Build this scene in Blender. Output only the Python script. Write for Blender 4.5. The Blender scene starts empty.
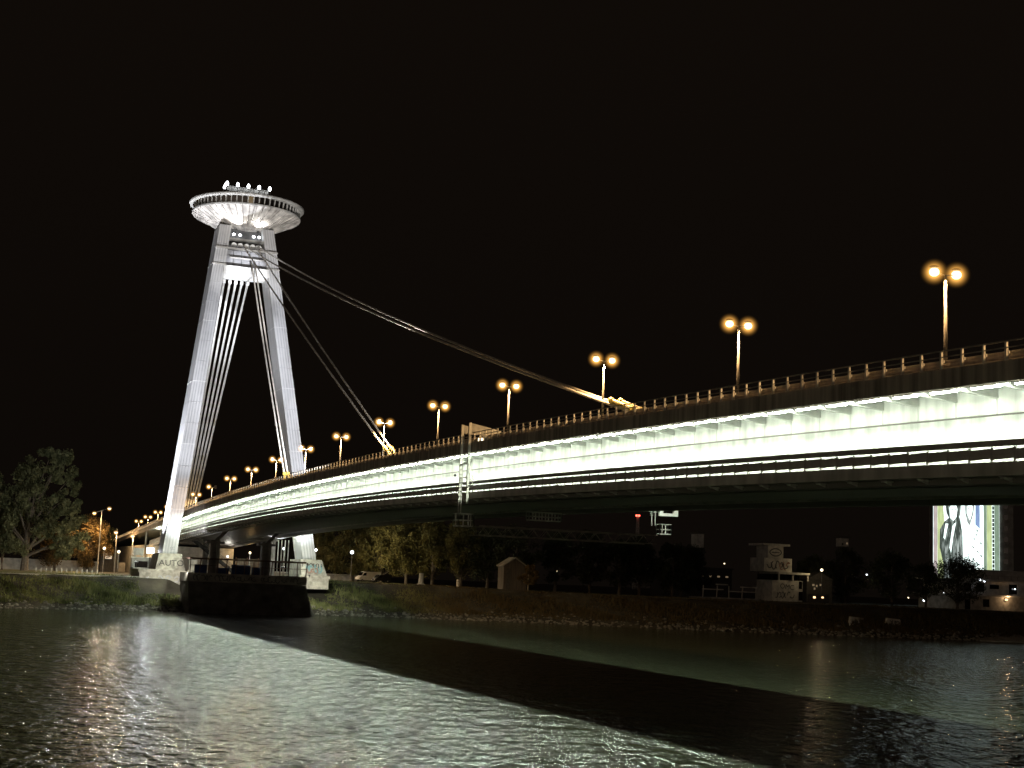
import bpy, math, random
from mathutils import Vector, Matrix
R = random.Random(7)
PI = math.pi
sc = bpy.context.scene
COL = sc.collection

# ------------------------------------------------------------------ materials
def nodes(name):
    m = bpy.data.materials.new(name); m.use_nodes = True
    nt = m.node_tree; nt.nodes.clear()
    out = nt.nodes.new('ShaderNodeOutputMaterial')
    return m, nt, out

def mat(name, col, rough=.6, scale=1.0, var=.35, metal=0.0, stretch=(1, 1, 1), bump=0.0, col2=None, detail=5, spec=.4):
    m, nt, out = nodes(name)
    b = nt.nodes.new('ShaderNodeBsdfPrincipled')
    tc = nt.nodes.new('ShaderNodeTexCoord'); mp = nt.nodes.new('ShaderNodeMapping')
    mp.inputs['Scale'].default_value = stretch
    n = nt.nodes.new('ShaderNodeTexNoise'); n.inputs['Scale'].default_value = scale; n.inputs['Detail'].default_value = detail
    r = nt.nodes.new('ShaderNodeValToRGB')
    c1 = tuple(c * (1 - var) for c in col) if col2 is None else col2
    c2 = tuple(min(1, c * (1 + var * .6)) for c in col)
    r.color_ramp.elements[0].position = .32; r.color_ramp.elements[1].position = .68
    r.color_ramp.elements[0].color = (*c1, 1); r.color_ramp.elements[1].color = (*c2, 1)
    L = nt.links.new
    L(tc.outputs['Object'], mp.inputs[0]); L(mp.outputs[0], n.inputs[0]); L(n.outputs[0], r.inputs[0]); L(r.outputs[0], b.inputs['Base Color'])
    b.inputs['Roughness'].default_value = rough; b.inputs['Metallic'].default_value = metal
    b.inputs['Specular IOR Level'].default_value = spec
    if bump:
        bp = nt.nodes.new('ShaderNodeBump'); bp.inputs['Strength'].default_value = .8; bp.inputs['Distance'].default_value = bump
        L(n.outputs[0], bp.inputs['Height']); L(bp.outputs[0], b.inputs['Normal'])
    L(b.outputs[0], out.inputs[0])
    return m

def glow(name, col, s):
    m, nt, out = nodes(name)
    e = nt.nodes.new('ShaderNodeEmission'); e.inputs[0].default_value = (*col, 1); e.inputs[1].default_value = s
    nt.links.new(e.outputs[0], out.inputs[0])
    return m

def leafmat(name, col, col2, scale=.5):
    m, nt, out = nodes(name)
    d = nt.nodes.new('ShaderNodeBsdfPrincipled'); d.inputs['Roughness'].default_value = .7; d.inputs['Specular IOR Level'].default_value = .2
    t = nt.nodes.new('ShaderNodeBsdfTranslucent'); mx = nt.nodes.new('ShaderNodeMixShader'); mx.inputs[0].default_value = .25
    tc = nt.nodes.new('ShaderNodeTexCoord')
    n = nt.nodes.new('ShaderNodeTexNoise'); n.inputs['Scale'].default_value = scale; n.inputs['Detail'].default_value = 6
    r = nt.nodes.new('ShaderNodeValToRGB'); r.color_ramp.elements[0].position = .35; r.color_ramp.elements[1].position = .66
    r.color_ramp.elements[0].color = (*col, 1); r.color_ramp.elements[1].color = (*col2, 1)
    L = nt.links.new
    L(tc.outputs['Object'], n.inputs[0]); L(n.outputs[0], r.inputs[0]); L(r.outputs[0], d.inputs[0]); L(r.outputs[0], t.inputs[0])
    L(d.outputs[0], mx.inputs[1]); L(t.outputs[0], mx.inputs[2]); L(mx.outputs[0], out.inputs[0])
    return m

M = {}
M['web'] = mat('painted_girder_steel', (.72, .74, .70), .55, .55, .34, stretch=(1, 1.6, .25), detail=8)
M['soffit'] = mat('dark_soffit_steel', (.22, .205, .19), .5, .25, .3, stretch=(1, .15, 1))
M['fascia'] = mat('weathered_fascia', (.42, .36, .31), .75, .8, .5, stretch=(1, 2.2, .12), detail=9)
M['asphalt'] = mat('asphalt', (.05, .05, .05), .9, 3, .3)
M['bracket'] = mat('bracket_steel', (.52, .53, .50), .6, 1.2, .25)
M['panel'] = mat('railing_panel_steel', (.50, .47, .45), .5, .9, .3)
M['walkedge'] = mat('walkway_edge_steel', (.58, .54, .51), .6, .7, .35, stretch=(1, 1, .3))
M['post'] = mat('cream_post_paint', (.78, .73, .66), .6, 4, .25)
M['guard'] = mat('galvanised_guard_rail', (.52, .45, .38), .6, 2, .3)
M['rail'] = mat('dark_handrail', (.34, .30, .26), .5, 2, .3)
M['tower'] = mat('tower_cladding', (.60, .60, .61), .55, .3, .11, stretch=(1.6, 1.6, .09), detail=8)
M['towerpanel'] = mat('grey_transom_panel', (.34, .34, .36), .6, .8, .3)
M['seam'] = mat('dark_seam', (.13, .13, .13), .7, 2, .2)
M['beamwhite'] = mat('white_beam_paint', (.8, .8, .79), .5, .7, .12)
M['saucer'] = mat('saucer_cladding', (.52, .49, .46), .5, .5, .55, detail=8)
M['saucerseam'] = mat('saucer_seam', (.22, .2, .19), .6, 1, .3)
M['roofrim'] = mat('saucer_rim_paint', (.48, .47, .45), .5, .5, .25)
M['glass'] = mat('dark_window_glass', (.012, .010, .009), .08, 1, .2, spec=.8)
M['darkmetal'] = mat('dark_metal', (.07, .068, .066), .5, 3, .3)
M['greymetal'] = mat('grey_metal', (.34, .33, .31), .5, 2, .3)
M['cable'] = mat('cable_sheath', (.62, .57, .50), .5, .7, .25)
M['cablewhite'] = mat('white_cable_sheath', (.70, .69, .67), .5, .7, .15)
M['yellow'] = mat('yellow_anchor_paint', (.70, .50, .10), .5, 1.2, .35)
M['pale'] = mat('pale_concrete', (.52, .51, .47), .8, .8, .3, bump=.02)
M['plinth'] = mat('weathered_plinth_concrete', (.42, .40, .34), .85, 1.1, .4, bump=.03)
M['wall'] = mat('grey_concrete', (.30, .29, .27), .85, .6, .4, bump=.03)
M['darkstone'] = mat('dark_pier_stone', (.10, .095, .085), .9, .5, .5, bump=.05)
M['pierband'] = mat('pier_concrete_band', (.28, .265, .24), .9, .6, .4, bump=.03)
M['brown'] = mat('brown_steel', (.10, .055, .035), .6, 2, .3)
M['blue'] = mat('dark_blue_tarpaulin', (.02, .04, .16), .6, 1, .4)
M['bark'] = mat('bark', (.11, .09, .07), .9, 3, .4, bump=.05)
M['barkpale'] = mat('pale_bark', (.30, .27, .22), .9, 3, .4, bump=.03)
M['leaf'] = leafmat('leaves_grey_green', (.045, .055, .026), (.18, .185, .10))
M['seam2'] = mat('cladding_flute', (.47, .47, .49), .6, .5, .2)
M['pole'] = mat('lamp_pole_paint', (.16, .14, .12), .6, 4, .25)
M['leafy'] = leafmat('leaves_yellow_green', (.05, .05, .018), (.20, .17, .06))
M['leafd'] = leafmat('leaves_dark', (.03, .035, .018), (.075, .08, .04))
M['leafr'] = leafmat('leaves_rusty', (.07, .05, .02), (.20, .13, .05))
M['grassblade'] = leafmat('grass_blades', (.065, .082, .028), (.25, .26, .11), .35)
def sodium_tint(m):  # browner grass towards low x: sodium light put into the blade colour
    nt = m.node_tree; L = nt.links.new
    tc = nt.nodes.new('ShaderNodeTexCoord'); sp = nt.nodes.new('ShaderNodeSeparateXYZ'); n = nt.nodes.new('ShaderNodeTexNoise'); n.inputs['Scale'].default_value = .12
    L(tc.outputs['Object'], sp.inputs[0]); L(tc.outputs['Object'], n.inputs[0])
    ad = nt.nodes.new('ShaderNodeMath'); ad.operation = 'MULTIPLY_ADD'; ad.inputs[1].default_value = 26; L(n.outputs[0], ad.inputs[0]); L(sp.outputs['X'], ad.inputs[2])
    mr = nt.nodes.new('ShaderNodeMapRange'); mr.inputs[1].default_value = -18; mr.inputs[2].default_value = -34; L(ad.outputs[0], mr.inputs[0])
    ramp = [x for x in nt.nodes if x.type == 'VALTORGB'][0]
    mx = nt.nodes.new('ShaderNodeMix'); mx.data_type = 'RGBA'; mx.inputs[7].default_value = (.105, .080, .036, 1)
    L(mr.outputs[0], mx.inputs['Factor']); L(ramp.outputs[0], mx.inputs[6])
    for x in nt.nodes:
        if x.type == 'BSDF_PRINCIPLED': L(mx.outputs[2], x.inputs['Base Color'])
        if x.type == 'BSDF_TRANSLUCENT': L(mx.outputs[2], x.inputs[0])
sodium_tint(M['grassblade'])
M['earth'] = mat('bank_earth', (.05, .045, .032), .95, .35, .5, bump=.12)
M['rock'] = mat('riprap_rock', (.20, .19, .165), .85, 1.2, .5, bump=.04)
M['path'] = mat('path_concrete', (.34, .33, .30), .9, 1, .25)
M['white'] = mat('white_paint', (.75, .74, .71), .4, 2, .1)
M['rendim'] = mat('dim_render', (.34, .33, .30), .8, .8, .35)
M['render'] = mat('white_render', (.55, .53, .49), .8, .8, .3)
M['shed'] = mat('shed_boards', (.11, .092, .075), .8, .9, .4, stretch=(3, 3, .2))
M['vanwhite'] = mat('white_car_paint', (.72, .70, .66), .3, 1, .08)
M['vandark'] = mat('black_car_paint', (.02, .018, .018), .3, 1, .2)
M['tyre'] = mat('tyre_rubber', (.02, .02, .02), .9, 5, .2)
M['ink'] = mat('black_spray_paint', (.09, .088, .085), .8, 3, .2)
M['cyan'] = mat('turquoise_spray_paint', (.22, .40, .42), .8, 3, .2)
M['pink'] = mat('rusty_red_spray_paint', (.36, .20, .16), .8, 3, .2)
M['roof'] = mat('dark_roof', (.08, .075, .07), .8, 2, .3)
LEDC = (.90, 1.0, .82)
M['led'] = glow('led_strip', LEDC, 110)
M['led2'] = glow('led_strip_down', LEDC, 560)
M['led3'] = glow('led_strip_far', LEDC, 420)
M['sodium'] = glow('sodium_lens', (1.0, .80, .46), 3.2)
def halo_mat(name, col, s_):                              # emissive volume imitating the halo of light round a lamp head
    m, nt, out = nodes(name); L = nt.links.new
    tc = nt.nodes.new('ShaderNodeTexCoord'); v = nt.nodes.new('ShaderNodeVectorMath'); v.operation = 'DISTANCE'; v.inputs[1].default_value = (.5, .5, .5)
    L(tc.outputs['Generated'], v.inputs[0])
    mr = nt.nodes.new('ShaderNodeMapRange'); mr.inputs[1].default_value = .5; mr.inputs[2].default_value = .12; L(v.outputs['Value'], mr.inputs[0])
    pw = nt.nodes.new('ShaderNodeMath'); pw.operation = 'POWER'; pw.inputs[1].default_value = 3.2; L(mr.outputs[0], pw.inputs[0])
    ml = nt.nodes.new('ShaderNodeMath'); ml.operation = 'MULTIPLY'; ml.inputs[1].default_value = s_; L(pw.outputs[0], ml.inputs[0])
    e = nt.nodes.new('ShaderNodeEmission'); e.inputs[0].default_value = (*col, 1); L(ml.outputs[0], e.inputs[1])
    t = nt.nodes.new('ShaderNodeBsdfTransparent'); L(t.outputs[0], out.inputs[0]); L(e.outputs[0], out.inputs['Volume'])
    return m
M['amber'] = halo_mat('amber_diffuser', (1.0, .47, .09), 3.0)
M['lampoff'] = mat('unlit_lens', (.35, .25, .16), .3, 3, .2)
M['cool'] = glow('cool_white_lens', (.93, .97, 1.0), 13)
M['warm'] = glow('warm_lens', (1.0, .82, .5), 4)
M['globe'] = glow('cool_globe', (.85, .93, 1.0), 4)
M['litwin'] = glow('lit_window', (1.0, .8, .55), .9)
M['litdim'] = glow('dim_lit_window', (1.0, .72, .4), .16)
M['red'] = glow('red_beacon', (1.0, .08, .05), 9)
M['fire'] = glow('orange_lamp', (1.0, .62, .3), 3.0)

# ------------------------------------------------------------------ mesh builder
class MB:
    def __init__(s): s.v = []; s.f = []; s.m = []
    def poly(s, pts, mi=0):
        k = len(s.v); s.v += [tuple(p) for p in pts]; s.f.append(tuple(range(k, k + len(pts)))); s.m.append(mi)
    def hexa(s, b, t, mi=0):                       # bottom 4 (ccw seen from above), top 4
        k = len(s.v); s.v += [tuple(p) for p in b] + [tuple(p) for p in t]
        for f in ((3, 2, 1, 0), (4, 5, 6, 7), (0, 1, 5, 4), (1, 2, 6, 5), (2, 3, 7, 6), (3, 0, 4, 7)):
            s.f.append(tuple(k + i for i in f)); s.m.append(mi)
    def box(s, x0, x1, y0, y1, z0, z1, mi=0):
        s.hexa([(x0, y0, z0), (x1, y0, z0), (x1, y1, z0), (x0, y1, z0)], [(x0, y0, z1), (x1, y0, z1), (x1, y1, z1), (x0, y1, z1)], mi)
    def tube(s, pts, rad, n=6, mi=0, caps=True):
        pts = [Vector(p) for p in pts]
        if not isinstance(rad, (list, tuple)): rad = [rad] * len(pts)
        k0 = len(s.v); up = Vector((0, 0, 1))
        for i, p in enumerate(pts):
            d = (pts[min(i + 1, len(pts) - 1)] - pts[max(i - 1, 0)]).normalized()
            a = d.cross(up)
            if a.length < .05: a = d.cross(Vector((1, 0, 0)))
            a.normalize(); b = d.cross(a)
            for j in range(n):
                t = 2 * PI * j / n
                s.v.append(tuple(p + (a * math.cos(t) + b * math.sin(t)) * rad[i]))
        for i in range(len(pts) - 1):
            for j in range(n):
                a0 = k0 + i * n + j; a1 = k0 + i * n + (j + 1) % n
                s.f.append((a0, a1, a1 + n, a0 + n)); s.m.append(mi)
        if caps:
            s.f.append(tuple(k0 + j for j in range(n))[::-1]); s.m.append(mi)
            e = k0 + (len(pts) - 1) * n; s.f.append(tuple(e + j for j in range(n))); s.m.append(mi)
    def lathe(s, prof, c, n=48, mi=0, seam=None, t0=0.0, t1=2 * PI, close=True):
        k0 = len(s.v); cnt = n if close else n + 1
        for r, z in prof:
            for j in range(cnt):
                t = t0 + (t1 - t0) * j / n
                s.v.append((c[0] + r * math.cos(t), c[1] + r * math.sin(t), c[2] + z))
        for i in range(len(prof) - 1):
            for j in range(n):
                a = k0 + i * cnt + j; b = k0 + i * cnt + (j + 1) % cnt
                s.f.append((a, b, b + cnt, a + cnt)); s.m.append(seam(i, j) if seam else mi)
    def ball(s, c, rx, ry, rz, n=10, mi=0):
        k = max(4, n // 2)
        prof = [(math.sin(PI * i / k), -math.cos(PI * i / k)) for i in range(k + 1)]
        k0 = len(s.v)
        for r, z in prof:
            for j in range(n):
                t = 2 * PI * j / n
                s.v.append((c[0] + rx * max(r, .001) * math.cos(t), c[1] + ry * max(r, .001) * math.sin(t), c[2] + rz * z))
        for i in range(k):
            for j in range(n):
                a = k0 + i * n + j; b = k0 + i * n + (j + 1) % n
                s.f.append((a, b, b + n, a + n)); s.m.append(mi)
    def prism(s, pts, ext, mi=0):                  # polygon + extrusion vector
        n = len(pts); k = len(s.v); e = Vector(ext)
        s.v += [tuple(Vector(p)) for p in pts] + [tuple(Vector(p) + e) for p in pts]
        s.f.append(tuple(range(k, k + n))[::-1]); s.m.append(mi)
        s.f.append(tuple(range(k + n, k + 2 * n))); s.m.append(mi)
        for i in range(n):
            j = (i + 1) % n
            s.f.append((k + i, k + j, k + n + j, k + n + i)); s.m.append(mi)
    def add(s, o):
        k = len(s.v); s.v += o.v; s.f += [tuple(i + k for i in f) for f in o.f]; s.m += o.m
    def build(s, name, mats, parent=None, org=(0, 0, 0), smooth=False):
        me = bpy.data.meshes.new(name)
        me.from_pydata([(x - org[0], y - org[1], z - org[2]) for x, y, z in s.v], [], s.f)
        if not isinstance(mats, (list, tuple)): mats = [mats]
        for m in mats: me.materials.append(M[m] if isinstance(m, str) else m)
        if len(mats) > 1: me.polygons.foreach_set('material_index', s.m)
        if smooth: me.polygons.foreach_set('use_smooth', [True] * len(s.f))
        me.update()
        o = bpy.data.objects.new(name, me); COL.objects.link(o)
        if parent: o.parent = parent
        return o

def tag(o, label=None, cat=None, group=None, kind=None):
    if label: o['label'] = label
    if cat: o['category'] = cat
    if group: o['group'] = group
    if kind: o['kind'] = kind
    return o

class Thing:
    def __init__(s, name, label, cat, loc=(0, 0, 0), group=None):
        s.o = bpy.data.objects.new(name, None); COL.objects.link(s.o); s.o.location = loc; s.loc = loc
        s.o.empty_display_size = .5
        tag(s.o, label, cat, group)
    def part(s, name, mb, mats, parent=None, label=None, smooth=False, world=False, kind=None):
        o = mb.build(name, mats, parent or s.o, s.loc if world else (0, 0, 0), smooth)
        return tag(o, label, kind=kind)

def dup(root, loc, label=None, rotz=0.0, group=None):
    def rec(o, parent):
        c = o.copy(); COL.objects.link(c)
        if parent: c.parent = parent
        for ch in list(o.children): rec(ch, c)
        return c
    r = rec(root, None); r.location = loc; r.rotation_euler = (0, 0, rotz)
    if label: r['label'] = label
    if group: r['group'] = group
    return r

def spot(name, loc, target, watts, angle, col, parent=None, radius=.15, blend=.5):
    l = bpy.data.lights.new(name, 'SPOT'); l.energy = watts; l.spot_size = math.radians(angle); l.spot_blend = blend
    l.color = col; l.shadow_soft_size = radius
    o = bpy.data.objects.new(name, l); COL.objects.link(o)
    o.location = loc; o.rotation_euler = (Vector(target) - Vector(loc)).to_track_quat('-Z', 'Y').to_euler()
    if parent: o.parent = parent
    return o
def point(name, loc, watts, col, parent=None, radius=.15):
    l = bpy.data.lights.new(name, 'POINT'); l.energy = watts; l.color = col; l.shadow_soft_size = radius
    o = bpy.data.objects.new(name, l); COL.objects.link(o); o.location = loc
    if parent: o.parent = parent
    return o

def lerp(tab, x):
    tab = sorted(tab)
    if x <= tab[0][0]: return tab[0][1]
    for (a, b), (c, d) in zip(tab, tab[1:]):
        if x <= c: return b + (d - b) * (x - a) / (c - a)
    return tab[-1][1]

# ------------------------------------------------------------------ camera
cd = bpy.data.cameras.new('camera'); cam = bpy.data.objects.new('camera', cd); COL.objects.link(cam)
Cc = Vector((58.0134, 326.3283, 8.8670)); Rr = Vector((-.93357041, .35615213, .04002439)); Uu = Vector((.0858493, .11380171, .98978739)); Ff = Vector((-.34796004, -.92747228, .13681732))
cam.matrix_world = Matrix(((Rr.x, Uu.x, -Ff.x, Cc.x), (Rr.y, Uu.y, -Ff.y, Cc.y), (Rr.z, Uu.z, -Ff.z, Cc.z), (0, 0, 0, 1)))
cd.sensor_width = 36; cd.lens = 36 * 1433.3137 / 1024; cd.clip_start = .5; cd.clip_end = 12000
sc.camera = cam

# ------------------------------------------------------------------ bridge geometry helpers (x across, y along, z up; water at 0)
def dz(u):
    if u >= -40: return 22.42109 + .0215148 * u - .000102984 * u * u
    return 21.3957 + .0295 * (u + 40)
U0, US = -215.0, 345.0
def stations(a, b, step):
    n = max(1, int(math.ceil((b - a) / step))); return [a + (b - a) * i / n for i in range(n + 1)]
def sweep(mb, sec, us, mi=0, caps=True):           # closed section of (x, dz), counter-clockwise seen from +y looking to -y
    n = len(sec); k0 = len(mb.v)
    for u in us:
        z = dz(u)
        for x, h in sec: mb.v.append((x, u, z + h))
    for i in range(len(us) - 1):
        for j in range(n):
            a = k0 + i * n + j; b = k0 + i * n + (j + 1) % n
            mb.f.append((a, b, b + n, a + n)); mb.m.append(mi)
    if caps:
        mb.f.append(tuple(k0 + j for j in range(n))[::-1]); mb.m.append(mi)
        e = k0 + (len(us) - 1) * n; mb.f.append(tuple(e + j for j in range(n))); mb.m.append(mi)
def rect(x0, x1, h0, h1): return [(x0, h0), (x1, h0), (x1, h1), (x0, h1)]

us = stations(U0, US, 6.94); usm = stations(-89.0, US, 6.94)
deck = Thing('bridge_deck', 'long white steel box girder deck of the river bridge, lit from below its edges', 'bridge deck', (0, 20, 0))
mb = MB(); sweep(mb, [(-9.98, -.60), (9.98, -.60), (9.98, -.02), (-9.98, -.02)], us); deck.part('deck_slab', mb, 'web', world=True)
mb = MB(); sweep(mb, rect(-9.4, 9.4, -.015, .03), us); deck.part('road_surface', mb, 'asphalt', world=True, kind=None)
for s in (1, -1):
    mb = MB(); sweep(mb, rect(*sorted((s * 9.985, s * 10.484)), -1.03, 0), us); deck.part('fascia_beam', mb, 'fascia', world=True)
mb = MB()
sweep(mb, rect(-6.3, 6.3, -5.45, -.605), usm)
girder = deck.part('box_girder', mb, 'web', world=True)
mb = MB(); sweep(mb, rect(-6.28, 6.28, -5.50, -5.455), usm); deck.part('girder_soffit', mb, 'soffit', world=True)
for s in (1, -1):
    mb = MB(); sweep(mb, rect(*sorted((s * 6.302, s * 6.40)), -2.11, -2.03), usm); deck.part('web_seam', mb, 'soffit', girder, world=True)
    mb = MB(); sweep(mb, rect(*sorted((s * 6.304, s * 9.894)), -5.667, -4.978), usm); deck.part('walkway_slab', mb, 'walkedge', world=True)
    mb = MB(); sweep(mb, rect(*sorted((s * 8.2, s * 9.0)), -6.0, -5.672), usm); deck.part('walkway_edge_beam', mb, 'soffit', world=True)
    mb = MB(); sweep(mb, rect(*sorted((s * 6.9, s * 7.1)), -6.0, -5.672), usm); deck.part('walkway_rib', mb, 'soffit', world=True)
# median kerb
mb = MB(); sweep(mb, rect(-.6, .6, .034, .22), us); deck.part('median_kerb', mb, 'wall', world=True)
# light strips: on the inner face of the walkway railing, and under the cantilever
def strip(x, h, dirx, diry, w, m, us_, name):
    for a, b in zip(us_, us_[1:]):
        pass
    mb = MB(); n = len(us_)
    nx, nz = dirx, diry; tx, tz = -nz, nx
    for i in range(n - 1):
        q = []
        for u, sgn in ((us_[i] + .15, -1), (us_[i + 1] - .15, -1), (us_[i + 1] - .15, 1), (us_[i] + .15, 1)):
            q.append(Vector((x + tx * w / 2 * sgn, u, dz(u) + h + tz * w / 2 * sgn)))
        back = Vector((-nx * .07, 0, -nz * .07))
        nrm = (q[1] - q[0]).cross(q[2] - q[0])
        if nrm.dot(Vector((nx, 0, nz))) < 0: q = q[::-1]
        mb.poly(q, 1)
        p = [v + back for v in q]
        mb.poly(p[::-1], 0)
        for k in range(4):
            l = (k + 1) % 4; mb.poly([q[l], q[k], p[k], p[l]], 0)
    return deck.part(name, mb, ['darkmetal', m], world=True)
usl = stations(-82.0, US, 6.94)
for s in (1, -1):
    strip(s * 9.62, -3.98, -s * .87, .5, .10, 'led', usl, 'rail_light_strip')
bays = [270.4 - 3.464 * k for k in range(-21, 101)]
mb = MB()
for u in bays:
    a, b = u + .45, u + 3.464 - .45; za, zb = dz(a), dz(b); x0, x1 = 8.30, 8.40; tl = .035
    mb.poly([(x0, a, za - .851 - tl), (x0, b, zb - .851 - tl), (x1, b, zb - .815), (x1, a, za - .815)], 1)
    mb.hexa([(x0 - .02, a - .02, za - .85 - tl), (x1 + .012, a - .02, za - .805), (x1 + .012, b + .02, zb - .805), (x0 - .02, b + .02, zb - .85 - tl)], [(x0 - .02, a - .02, za - .62), (x1 + .012, a - .02, za - .62), (x1 + .012, b + .02, zb - .62), (x0 - .02, b + .02, zb - .62)], 0)
o = deck.part('soffit_light_strip', mb, ['darkmetal', 'led2'], world=True, kind='stuff')
strip(-9.6, -1.10, .15, -.989, .10, 'led3', usl, 'soffit_light_strip')

# countable repeats along the deck: the 100 that show largest are parts, the rest one mesh
def repeat(name, proto, mats, parent, step, first, lo, hi, maxn=100):
    me = None; rest = MB(); cnt = 0
    k = 0; u = first
    lst = []
    while u - step * k >= lo: lst.append(u - step * k); k += 1
    k = 1
    extra = []
    while u + step * k <= hi: extra.append(u + step * k); k += 1
    for i, v in enumerate(lst):
        if i < maxn:
            if me is None:
                o = proto.build(name, mats, parent); me = o.data
            else:
                o = bpy.data.objects.new(name, me); COL.objects.link(o); o.parent = parent
            o.location = (0, v - 20, dz(v))
        else: extra.append(v)
    for v in extra:
        k0 = len(rest.v); z = dz(v)
        rest.v += [(x, y + v - 20, h + z) for x, y, h in proto.v]
        rest.f += [tuple(i + k0 for i in f) for f in proto.f]; rest.m += proto.m
    if extra:
        o = rest.build(name, mats, parent); o['kind'] = 'stuff'
    return
pb = MB(); pb.prism([(6.31, -.13, -.61), (6.31, -.13, -1.15), (9.97, -.13, -.88), (9.97, -.13, -.61)], (0, .26, 0))
pb.box(6.303, 6.325, -.025, .025, -2.02, -1.16)
repeat('bracket', pb, 'bracket', deck.o, 3.464, 270.4, -80, 343)
pb = MB(); pb.prism([(-6.31, -.13, -.61), (-9.97, -.13, -.61), (-9.97, -.13, -.88), (-6.31, -.13, -1.15)], (0, .26, 0))
fb = MB()
for u in stations(-80, 343, 3.464):
    k0 = len(fb.v); fb.v += [(x, y + u, h + dz(u)) for x, y, h in pb.v]; fb.f += [tuple(i + k0 for i in f) for f in pb.f]; fb.m += pb.m
o = deck.part('bracket', fb, 'bracket', world=True); o['kind'] = 'stuff'
pb = MB(); pb.prism([(9.0, -.06, -5.68), (9.0, -.06, -5.95), (9.75, -.06, -5.72), (9.75, -.06, -5.68)], (0, .12, 0)); pb.box(9.02, 9.5, -.25, .25, -5.80, -5.72)
repeat('underside_lug', pb, 'white', deck.o, 3.36, 267.8, -80, 343)

# walkway railing (near side as parts, far side a continuous panel)
wr = Thing('walkway_railing', 'dark panelled railing along the lit lower walkway of the bridge', 'railing', (0, 20, 0))
pb = MB(); pb.box(9.80, 9.84, -.80, .80, -4.83, -4.31); pb.box(9.76, 9.87, -.90, -.80, -4.976, -4.2)
repeat('railing_panel', pb, 'panel', wr.o, 1.732, 269.9, -82, 343)
mb = MB(); sweep(mb, rect(9.75, 9.89, -4.19, -3.88), usl); wr.part('top_rail', mb, 'panel', world=True)
fw = Thing('walkway_railing', 'railing on the far side walkway, mostly hidden behind the girder', 'railing', (0, 20, 0))
mb = MB(); sweep(mb, rect(-9.87, -9.80, -4.80, -4.05), usl); fw.part('railing_panel', mb, 'panel', world=True)
mb = MB(); sweep(mb, rect(-9.88, -9.79, -3.96, -3.87), usl); fw.part('top_rail', mb, 'panel', world=True)

# road railing with cream posts
rr = Thing('road_railing', 'roadside railing of cream posts and dark rails along the upper deck edge', 'railing', (0, 20, 0))
pb = MB(); pb.hexa([(10.30, -.07, .004), (10.46, -.07, .004), (10.46, .07, .004), (10.30, .07, .004)], [(10.34, -.06, .96), (10.44, -.06, .96), (10.44, .06, .96), (10.34, .06, .96)])
pb.box(10.25, 10.33, -.10, .10, .36, .50)
repeat('post', pb, 'post', rr.o, 1.7015, 269.15, -200, 343)
for h, r in ((.985, .035), (.66, .028)):
    mb = MB(); sweep(mb, rect(10.39 - r, 10.39 + r, h - r, h + r), us); rr.part('rail', mb, 'rail', world=True)
mb = MB(); sweep(mb, [(9.96, .15), (9.99, .15), (10.02, .25), (9.99, .34), (9.99, .38), (10.02, .47), (9.99, .56), (9.96, .56)], us); rr.part('guard_rail', mb, 'guard', world=True)
mb = MB(); sweep(mb, rect(9.5, 9.92, .034, .18), us); deck.part('road_kerb', mb, 'wall', world=True)
mb = MB(); sweep(mb, rect(-9.92, -9.5, .034, .18), us); deck.part('road_kerb', mb, 'wall', world=True)

# ------------------------------------------------------------------ pylon
VC = .65
def pu(z): return 9.0 - (z - 7.0) * .2557          # front plane of the pylon
pyl = Thing('bridge_pylon', 'tall inclined A-shaped pylon of the bridge, two floodlit pale legs', 'pylon', (VC, 5, 8))
def leg_x(z, s, q):                                 # q=0 outer, 1 inner
    out = 16.9 - (z - 12.4) * .1325
    w = 3.05 - (z - 12.4) * .0035
    return VC + s * (out - q * w)
for s in (1, -1):
    mb = MB(); zs = [11.9 + (91.0 - 11.9) * i / 16 for i in range(17)]
    DEP = 8.0
    for za, zb in zip(zs, zs[1:]):
        def ring(z, gap=0.0):
            f = pu(z); o, i = leg_x(z, s, 0), leg_x(z, s, 1)
            pts = [(o, f), (i, f), (i, f - DEP), (o, f - DEP)]
            if s < 0: pts = [(i, f), (o, f), (o, f - DEP), (i, f - DEP)]
            return [(x, y, z) for x, y in pts]
        mb.hexa([ring(za + .03)[k] for k in (3, 2, 1, 0)], [ring(zb - .03)[k] for k in (3, 2, 1, 0)])
    for t in (.17, .36, .58, .80):
        for w0, mi in ((.13, 1),):
            pts0 = leg_x(12, s, 0) + (leg_x(12, s, 1) - leg_x(12, s, 0)) * t; pts1 = leg_x(91, s, 0) + (leg_x(91, s, 1) - leg_x(91, s, 0)) * t
            mb.hexa([(pts0 - w0, pu(12) - .1, 12), (pts0 + w0, pu(12) - .1, 12), (pts0 + w0, pu(12) + .05, 12), (pts0 - w0, pu(12) + .05, 12)],
                    [(pts1 - w0, pu(91) - .1, 91), (pts1 + w0, pu(91) - .1, 91), (pts1 + w0, pu(91) + .05, 91), (pts1 - w0, pu(91) + .05, 91)], mi)
    for z in zs[2:-1:3]:
        xs = sorted((leg_x(z, s, 0), leg_x(z, s, 1)))
        mb.box(xs[0] - .03, xs[1] + .03, pu(z) - DEP - .03, pu(z) + .08, z - .05, z + .05, 2)
    pyl.part('leg', mb, ['tower', 'seam2', 'beamwhite'], world=True)
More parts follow.
